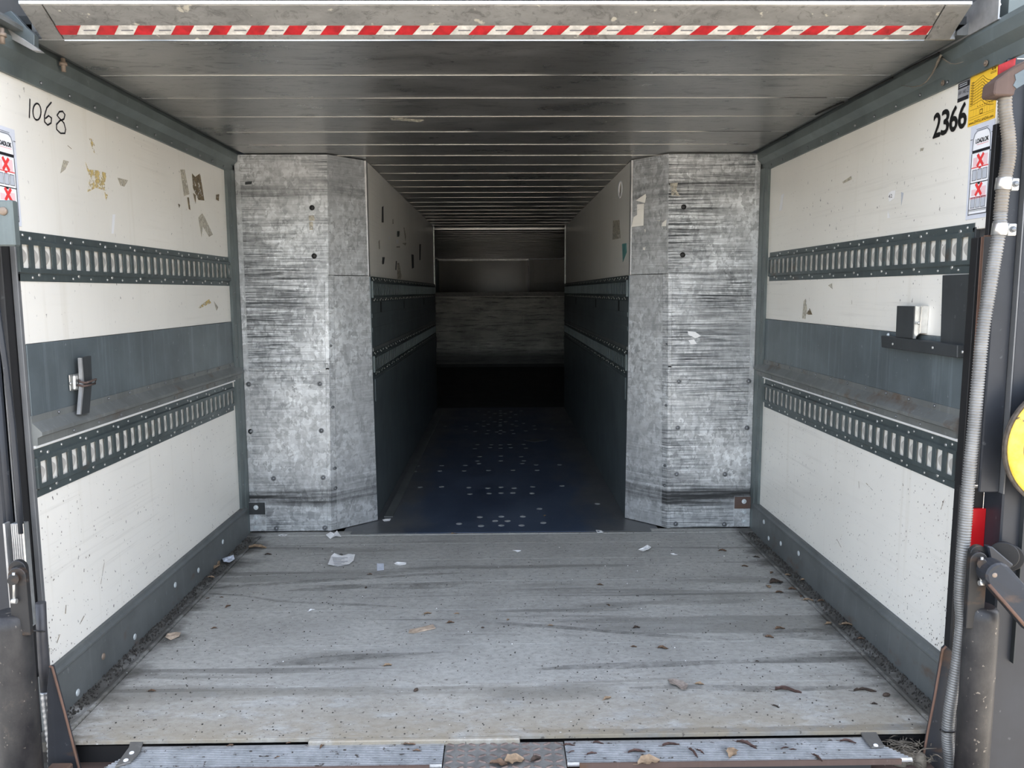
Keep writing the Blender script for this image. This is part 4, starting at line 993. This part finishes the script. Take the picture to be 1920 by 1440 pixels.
# ------------------------------------------------------------------ rear sill: beam, tread plates, chequer plate
stru(MB().box(-1.11, 1.11, 1.50, 1.962, -.5, -.0755).out('trim_1', 'rusty_steel'))
for i, s in ((2, -1), (3, 1)):
    stru(MB().box(min(s*1.10, s*1.29), max(s*1.10, s*1.29), 1.945, 1.962, -.5, -.04).out('trim_%d' % i, 'dark_block'))
def tread(label, x0, x1, xs0, xs1):
    # ribbed plate: profile along Y, ends cut at a slant
    ya, yb = 1.802, 1.896; n_ = 11; prof = []
    for i in range(n_):
        y_ = ya+(yb-.012-ya)*i/n_; w_ = (yb-.012-ya)/n_
        prof += [(y_, -.016), (y_+w_*.25, -.010), (y_+w_*.62, -.010), (y_+w_*.8, -.016)]
    prof += [(yb-.012, -.010), (yb, -.010), (yb, -.020), (ya, -.020)]
    vs_ = []
    for k in (0, 1):
        for y_, z in prof:
            q = (y_-ya)/(yb-ya); xx = (x0 if k == 0 else x1)*q+(xs0 if k == 0 else xs1)*(1-q); vs_.append((xx, y_, z))
    m_ = len(prof)
    t = thing('tread_plate', label, 'tread plate', ((x0+x1)/2, 1.85, -.034), 'ribbed tread plates on the sill')
    MB().add(vs_, [tuple(range(m_))[::-1], tuple(range(m_, 2*m_))]+[(i, (i+1) % m_, m_+(i+1) % m_, m_+i) for i in range(m_)]).out('ribbed_plate', 'tread_alloy', t)
    MB().box(min(xs0, x0)+.03, max(xs1, x1)-.03, ya-.0045, ya-.0005, -.024, -.0098).out('edge_strip', 'rusty_steel', t)  # dark strip added to cover the bright reflection on the front edge
    return t
tl = tread('ribbed alloy tread plate between the braided hose and the chequer plate', -.925, -.150, -.985, -.150)
tr_ = tread('ribbed alloy tread plate scattered with dead leaves, beside the straw debris', .160, .945, .160, 1.02)
for tt, xs in ((tl, -.925), (tr_, .945)):
    s = -1 if xs < 0 else 1
    MB().box(min(xs-s*.02, xs-s*.7), max(xs-s*.02, xs-s*.7), 1.82, 1.88, -.075, -.020).out('support', 'dark_block', tt)
t = thing('chequer_plate', 'rusty chequered steel plate between the two ribbed tread plates', 'plate', (0, 1.85, -.034))
MB().box(-.147, .157, 1.780, 1.897, -.034, -.012).out('base', 'chequer', t, bevel=.001)
lg = MB(); n_ = 10
lg.add([(.0125*math.cos(a*2*PI/n_), .0042*math.sin(a*2*PI/n_), 0) for a in range(n_)]+[(.008*math.cos(a*2*PI/n_), .0020*math.sin(a*2*PI/n_), .0030) for a in range(n_)],
       [tuple(range(n_, 2*n_))]+[(i, (i+1) % n_, n_+(i+1) % n_, n_+i) for i in range(n_)])
lg = lg.mesh('tread_lug')
for i in range(11):
    for j in range(5):
        o = link('tread_lug', lg, 'lug_rust', t, (-.133+.0275*i, 1.790+.0245*j, -.0123)); o.rotation_euler = (0, 0, math.radians(28 if (i+j) % 2 else -28))
MB().box(-.14, .15, 1.82, 1.88, -.075, -.034).out('support', 'dark_block', t)
def hinge(label, pts, rv_):
    t = thing('hinge_strap', label, 'hinge', tuple(U(*pts[0], 'Z', -.012)), 'hinge straps on the sill')
    px_slab(pts, 'Z', -.0095, (0, 0, .0055)).out('strap', 'bracket_worn', t, bevel=.001)
    for q in rv_:
        p = U(*q, 'Z', -.004); MB().dome((p.x, p.y, p.z), (0, 0, 1), .0062, .004).out('rivet', 'sign_white', t)
hinge('worn hinge strap with two white rivets at the end of a tread plate', [(246, 1386), (271, 1386), (263, 1412), (245, 1432), (216, 1441), (226, 1426), (242, 1404)], [(247, 1412), (236, 1426)])
hinge('worn hinge strap with one white rivet beside the straw debris', [(1607, 1362), (1634, 1361), (1658, 1402), (1634, 1405), (1618, 1385)], [(1642, 1398)])
t = MB().box(-1.14, -1.085, 1.80, 1.865, -.075, -.03).out('rusty_lug', 'rusty_steel', bevel=.004)
tag(t, 'rusty steel lug beside the gusset by the braided hose', 'lug')

# ------------------------------------------------------------------ litter
def scrap(name, label, cat, pts, mat, group=None, z=.001, curl=.006, px=True):
    P = [U(a, b, 'Z', z) for a, b in pts]; c_ = sum(P, Vector())/len(P); rs = random.Random(int(pts[0][0]*7+pts[0][1]))
    n_ = len(P); top = [p+Vector((0, 0, rs.random()*curl)) for p in P]; mid = [c_+(p-c_)*.5+Vector((0, 0, rs.random()*curl*.7)) for p in P]
    vs_ = [p-c_ for p in top]+[p-c_ for p in mid]+[Vector((0, 0, curl*.3))]
    fs = [(i, (i+1) % n_, n_+(i+1) % n_, n_+i) for i in range(n_)]+[(n_+i, n_+(i+1) % n_, 2*n_) for i in range(n_)]
    v2 = vs_+[v-Vector((0, 0, .0009)) for v in vs_]; k = len(vs_)
    f2 = fs+[tuple(reversed([i+k for i in f])) for f in fs]+[(i, i+k, (i+1) % n_+k, (i+1) % n_) for i in range(n_)]
    o = MB().add(v2, f2).out(name, mat, None, tuple(c_))
    tag(o, label, cat, group); return o
def leafm(seed, L, W, curl):
    rs = random.Random(seed); n_ = 9; vs_ = []; fs = []
    for i in range(n_):
        u = i/(n_-1); wd = W*math.sin(PI*min(1, .06+u*.92))**.8*(1+rs.uniform(-.25, .25)); z0 = curl*(math.sin(u*PI*1.3)+rs.uniform(-.15, .15))
        for j, q in enumerate((-1, -.5, 0, .5, 1)): vs_.append((L*(u-.5), wd*q*.5, max(.0004, z0*.6+abs(q)*curl*rs.uniform(.5, 1.1))))
    for i in range(n_-1):
        for j in range(4): a = i*5+j; fs.append((a, a+1, a+6, a+5))
    k = len(vs_); v2 = vs_+[(x, y_, z-.0006) for x, y_, z in vs_]; f2 = fs+[tuple(reversed([i+k for i in f])) for f in fs]
    mb = MB().add(v2, f2, True); mb.tube([(-L*.5, 0, .001), (-L*.72, L*.03, .002)], .0006, 5)
    return mb.mesh('leaf')
LM = {}
def leaf(px_, py_, ln, mat, ang, label, group=None, z=.0005, wr=.5, name='dead_leaf', cat='leaf'):
    p = U(px_, py_, 'Z', z); L = ln*(p-EYE).length/F; k = (mat, wr, int(px_) % 4, round(L, 3))
    if k not in LM: LM[k] = leafm(len(LM)+11, L, L*wr, L*.14)
    o = link(name, LM[k], mat, None, (p.x, p.y, z)); o.rotation_euler = (0, 0, math.radians(ang)); tag(o, label, cat, group); return o

np_ = scrap('newspaper_scrap', 'crumpled printed newspaper scrap near the dark floor plate', 'paper', [(615, 1062), (621, 1043), (627, 1041), (641, 1043), (653, 1041), (666, 1041), (663, 1054), (655, 1060), (634, 1063)], 'paper', curl=.010)
c_ = Vector(WT[np_])
for i in range(7):
    a = U(623+i*.6, 1046+i*2.3, 'Z', .009); b = U(652-(i % 3)*6, 1046+i*2.2, 'Z', .009)
    MB().slab([a, b, b+Vector((0, .0022, 0)), a+Vector((0, .0022, 0))], (0, 0, .0008)).out('print_line', 'ink_grey', np_)
scrap('paper_square', 'small pale blue square of paper beside the newspaper scrap', 'paper', [(706.5, 1057), (719.5, 1056.5), (720, 1069), (707, 1070)], 'paper_blue', curl=.002)
scrap('torn_paper', 'thin torn strip of white paper beside the pale blue square', 'paper', [(739, 1057), (745, 1056), (762, 1056), (761, 1059), (750, 1060), (742, 1061)], 'paper', curl=.006)
scrap('torn_paper', 'white paper scrap folded like two petals at the foot of the wheel box', 'paper', [(611, 1006), (620, 1002), (627, 1004), (632, 999), (640, 1008), (630, 1010), (619, 1010)], 'paper', curl=.018)
scrap('torn_paper', 'thin white paper sliver beside the folded two-petal scrap', 'paper', [(521, 1004), (530, 1002), (539, 1003), (535, 1006), (525, 1006)], 'paper', curl=.004)
scrap('torn_paper', 'curled white tissue scrap on the grey floor boards in front of the wheel box', 'paper', [(1197, 1031), (1205, 1032), (1214, 1026), (1221, 1028), (1219, 1034), (1206, 1036)], 'paper', curl=.014)
scrap('torn_paper', 'small white tissue scrap beside the curled tissue scrap', 'paper', [(1257, 1040), (1264, 1038), (1271, 1041), (1264, 1043)], 'paper', curl=.008)
scrap('torn_paper', 'twisted white tissue scrap on the middle of the grey floor boards', 'paper', [(961, 1032), (967, 1032), (977, 1036), (972, 1038), (965, 1035)], 'paper', curl=.010)
scrap('torn_paper', 'white paper scrap at the edge of the dark floor plate', 'paper', [(1117, 996), (1124, 995), (1132, 997), (1130, 1002), (1119, 1001)], 'paper', curl=.010)
scrap('torn_paper', 'tiny white crumb of paper by the passage mouth below the panel with torn labels', 'paper', [(717, 976), (723, 974), (733, 973), (731, 977), (720, 979)], 'paper', curl=.006)
scrap('plastic_scrap', 'crinkled clear plastic scrap at the floor edge under the cream wall', 'plastic scrap', [(417, 1050), (424, 1046), (438, 1046), (440, 1050), (430, 1057), (419, 1056)], 'paper_blue', curl=.014)
scrap('paper_scrap', 'pinkish card scrap beside the crinkled plastic', 'paper', [(399, 1062), (403, 1057), (413, 1057), (413, 1065), (401, 1068)], 'leaf_tan', curl=.016)
scrap('card_scrap', 'torn strip of brown cardboard lying on the grey floor boards', 'cardboard', [(766, 1188), (768, 1181), (784, 1178), (812, 1171), (817, 1180), (797, 1183), (777, 1188)], 'card', curl=.005)
scrap('bark_piece', 'flat grey-brown bark piece on the grey floor boards', 'bark', [(1252, 1274), (1262, 1276), (1280, 1282), (1290, 1287), (1287, 1297), (1278, 1296), (1268, 1288), (1256, 1286)], 'bark', curl=.010)
scrap('card_scrap', 'flat dried brown leaf plate on the floor by the cream wall', 'leaf', [(310, 1199), (314, 1192), (330, 1185), (339, 1187), (336, 1196), (320, 1200)], 'card', curl=.012)
scrap('paper_scrap', 'white paper flake on the kick plate end beside the gusset', 'paper', [(134, 1300), (141, 1294), (147, 1303), (140, 1309)], 'paper', curl=.02)
# dirt clod and beetle-like seed husks
for q, r in (((780, 1296), .008), ((1662, 1306), .010), ((905, 1178), .005), ((686, 1103), .006)):
    p = U(*q, 'Z', 0); o = MB().tube([(-r*1.1, 0, r*.5), (-r*.6, 0, r*.55), (0, 0, r*.6), (r*.7, 0, r*.5), (r*1.1, 0, r*.45)], [r*.15, r*.5, r*.62, r*.5, r*.12], 8).out('seed_husk', 'leaf_dark', None, (p.x, p.y, 0)); o.rotation_euler = (0, 0, q[0])
    tag(o, 'dark oval seed husk lying on the grey floor boards', 'seed', 'seed husks on the floor boards')
for x, y_, ln, mt, an in ((802, 1151, 14, 'leaf_tan', 20), (857, 1151, 9, 'leaf_tan', 10), (845, 1168, 14, 'leaf_brown', 15), (953, 1162, 8, 'leaf_tan', 60), (428, 1137, 12, 'leaf_brown', 70), (402, 1178, 9, 'leaf_brown', 30),
        (727, 1248, 15, 'leaf_tan', 20), (585, 1145, 12, 'paper', 40), (694, 1077, 8, 'leaf_brown', 10), (503, 1040, 12, 'leaf_dark', 10), (483, 1028, 30, 'leaf_tan', 3), (416, 1120, 6, 'leaf_brown', 0), (396, 1083, 12, 'leaf_tan', 0),
        (1126, 1097, 11, 'leaf_brown', -10), (1141, 1135, 8, 'leaf_brown', -60), (1033, 1173, 9, 'leaf_tan', 0), (1194, 1177, 14, 'leaf_dark', 20), (1243, 1216, 18, 'leaf_brown', -10), (1139, 1310, 17, 'leaf_tan', 35), (1189, 1213, 10, 'leaf_brown', -5),
        (1355, 1033, 14, 'leaf_brown', -5), (1397, 1062, 11, 'leaf_brown', -10), (1419, 1045, 11, 'leaf_dark', -20), (1463, 1179, 18, 'leaf_brown', 10), (1443, 1195, 14, 'leaf_brown', -15), (1312, 1283, 15, 'leaf_tan', -5), (285, 1296, 12, 'leaf_brown', 10), (275, 1092, 6, 'leaf_brown', 0),
        (390, 1122, 6, 'leaf_brown', 50), (1640, 1320, 10, 'leaf_dark', 0), (1540, 1127, 12, 'leaf_brown', 10), (1615, 1198, 11, 'leaf_brown', 0), (1590, 1172, 20, 'leaf_tan', -10), (1556, 1170, 16, 'leaf_tan', 10), (1502, 1118, 9, 'leaf_brown', 60), (1477, 1079, 13, 'leaf_tan', 10), (1486, 1105, 14, 'leaf_brown', 0), (1462, 1111, 14, 'leaf_brown', 5), (1447, 1074, 10, 'leaf_brown', 50), (1516, 1126, 17, 'leaf_tan', -8), (1508, 1088, 12, 'leaf_tan', 0), (1545, 1092, 14, 'leaf_tan', -15),
        (1420, 1240, 6, 'leaf_dark', 0), (640, 1040, 6, 'leaf_dark', 0), (1022, 967, 9, 'leaf_tan', 70), (852, 1001, 13, 'leaf_tan', 20)):
    kind = {'leaf_tan': 'tan', 'leaf_brown': 'brown', 'leaf_dark': 'dark', 'paper': 'white'}[mt]
    where = 'at the floor edge below the wall printed 2366' if x > 1430 else 'at the floor edge below the wall handwritten 1068' if x < 440 else 'by the dark floor plate' if y_ < 1010 else 'on the open grey floor boards'
    leaf(x, y_, ln, mt, an, 'small curled %s %s %s' % (kind, 'paper flake' if mt == 'paper' else 'leaf scrap', where), 'small scraps '+where)
leaf(1456, 1093, 26, 'leaf_dark', 15, 'clump of wet dark leaves at the floor edge below the white wall', None, wr=.7)
leaf(1441, 1100, 13, 'leaf_tan', 80, 'rounded tan leaf beside the clump of wet dark leaves', None, wr=.8)
leaf(1478, 1297, 42, 'catkin', -14, 'long brown catkin fragment lying on the floor board nearest the sill', None, wr=.14, name='catkin')
leaf(1622, 1297, 36, 'leaf_dark', -4, 'thin dark twig fragment near the straw debris', None, wr=.08, name='twig', cat='twig')
leaf(1455, 1325, 12, 'leaf_dark', -40, 'short black stalk on the floor board by the catkin', None, wr=.3, name='stalk', cat='twig')
GT = 'catkins and leaves on the tread plates'
for x, y_, ln, an in ((1122, 1394, 18, -10), (1258, 1398, 30, 8), (1194, 1411, 30, 4), (1067, 1398, 20, 0), (1300, 1413, 26, -70), (1313, 1410, 16, -50), (1400, 1398, 34, -35), (1590, 1392, 24, -12), (1533, 1422, 20, -65), (1472, 1403, 14, 20), (1488, 1406, 10, 0), (1072, 1410, 12, 30), (1110, 1414, 18, 15)):
    leaf(x, y_, ln, 'catkin', an, 'dark brown catkin lying on the tread plate beside the straw debris', GT, -.0095, .20, 'catkin', 'catkin')
for x, y_, ln, an in ((604, 1399, 14, 80), (768, 1396, 20, 0), (782, 1408, 12, 0), (700, 1381, 14, 0), (432, 1398, 10, 20), (520, 1420, 8, 40), (542, 1393, 7, 30)):
    leaf(x, y_, ln, 'leaf_brown', an, 'brown leaf scrap lying on the tread plate by the braided hose', GT, -.0095, .4)
leaf(1373, 1412, 30, 'leaf_tan', 60, 'pointed tan dead leaf on the tread plate', None, -.0095, .62)
leaf(1217, 1430, 40, 'leaf_tan', 15, 'crumpled tan leaf clump at the edge of the tread plate', None, -.0095, .6)
leaf(965, 1427, 34, 'leaf_tan', 15, 'broad orange-tan dead leaf on the chequer plate', None, -.0085, .85)
leaf(1005, 1424, 22, 'leaf_dark', 40, 'dark rotting leaf on the chequer plate', None, -.0085, .6)
leaf(935, 1433, 30, 'leaf_brown', -5, 'mat of brown leaf litter beside the broad orange-tan leaf', None, -.0085, .5)
# straw debris heap
t = MB(); rs = random.Random(9); p0 = U(1696, 1408, 'Z', -.05)
for k in range(5):
    q = p0+Vector((rs.uniform(-.03, .035), rs.uniform(-.025, .02), -.026)); t.dome(q, (rs.uniform(-.2, .2), rs.uniform(-.2, .2), 1), rs.uniform(.018, .03), rs.uniform(.03, .045), 9)
for i in range(210):
    a = rs.uniform(0, PI); L = rs.uniform(.015, .05); c_ = p0+Vector((rs.gauss(0, .026), rs.gauss(0, .018), rs.uniform(-.02, .022)))
    dv = Vector((math.cos(a), math.sin(a)*.6, rs.uniform(-.3, .3)))*L
    t.tube([c_-dv*.5, c_+Vector((0, 0, .003)), c_+dv*.5], [.0008, .0015, .0006], 5)
t = t.out('straw_debris', 'straw', None); t['kind'] = 'stuff'; tag(t, 'heap of dry straw debris in the corner beside the right tread plate', 'debris')
t['label'] = 'heap of dry straw debris in the gap beside the hinge strap with one rivet'
# grit scattered over the boards
mb = MB(); rs = random.Random(21)
for i in range(700):
    x = rs.uniform(-1.1, 1.1); y_ = 1.92+1.6*rs.random()**1.5; r = rs.uniform(.0008, .0028)
    mb.tube([(x, y_, 0), (x+r*.3, y_, r*.7), (x+r*.2, y_, r)], [r, r*.8, r*.2], 5)
for s in (-1, 1):
    for i in range(900):
        y_ = rs.uniform(1.95, 3.6); x = s*(1.205-abs(rs.gauss(0, .022))); r = rs.uniform(.0008, .003)
        mb.tube([(x, y_, -.004), (x+r*.3, y_, r*.6), (x+r*.2, y_, r)], [r, r*.8, r*.2], 5)
o = mb.out('grit', 'soil'); o['kind'] = 'stuff'; tag(o, 'dark grit and soil crumbs scattered over the grey floor boards', 'grit')
mb = MB()
for i in range(36):
    x = rs.uniform(-1.0, 1.1); y_ = 1.95+1.55*rs.random(); r = rs.uniform(.001, .0026)
    mb.tube([(x, y_, 0), (x+r*.3, y_, r*.7), (x+r*.2, y_, r)], [r, r*.8, r*.2], 5)
o = mb.out('white_crumbs', 'paper'); o['kind'] = 'stuff'; tag(o, 'tiny white crumbs scattered over the grey floor boards', 'crumbs')
# ceiling scrap of tape
p = [U(a, b, 'Z', H-.0005) for a, b in ((732, 222), (760, 221), (770, 224), (795, 225), (785, 229), (760, 226), (735, 225))]
MB().slab(p, (0, 0, -.0012)).out('tape_scrap', 'tape_clear', ceil)

# damp drag marks on the boards
def drag(pts):
    mb = MB(); P = [(U(x, y_-w_/2, 'Z', .0006), U(x, y_+w_/2, 'Z', .0006)) for x, y_, w_ in pts]
    for a, b in zip(P[:-1], P[1:]): mb.quad(a[0], b[0], b[1], a[1])
    mb.out('drag_mark', 'damp_mark', floor)
drag([(376, 1104, 2), (440, 1099, 4), (520, 1094, 5), (600, 1089, 5), (700, 1083, 4), (800, 1077, 4), (870, 1074, 2)])
drag([(540, 1108, 2), (600, 1103, 10), (680, 1099, 8), (760, 1099, 11), (830, 1098, 12), (866, 1098, 3)])
drag([(392, 1113, 2), (450, 1116, 3), (520, 1127, 4), (600, 1131, 4), (680, 1134, 4), (748, 1138, 2)])
drag([(900, 1167, 3), (960, 1170, 6), (1050, 1176, 6), (1130, 1183, 5), (1220, 1190, 6), (1300, 1196, 5), (1390, 1199, 2)])
drag([(1000, 1256, 3), (1080, 1250, 9), (1170, 1248, 12), (1260, 1245, 10), (1360, 1241, 7), (1450, 1237, 12), (1560, 1230, 22), (1640, 1228, 10)])
drag([(510, 1246, 3), (580, 1240, 14), (660, 1232, 12), (760, 1226, 5), (860, 1222, 2)])
drag([(1430, 1190, 4), (1490, 1187, 18), (1540, 1190, 22), (1590, 1195, 8)])
drag([(1180, 1290, 3), (1300, 1287, 9), (1420, 1292, 12), (1560, 1290, 8), (1640, 1286, 3)])
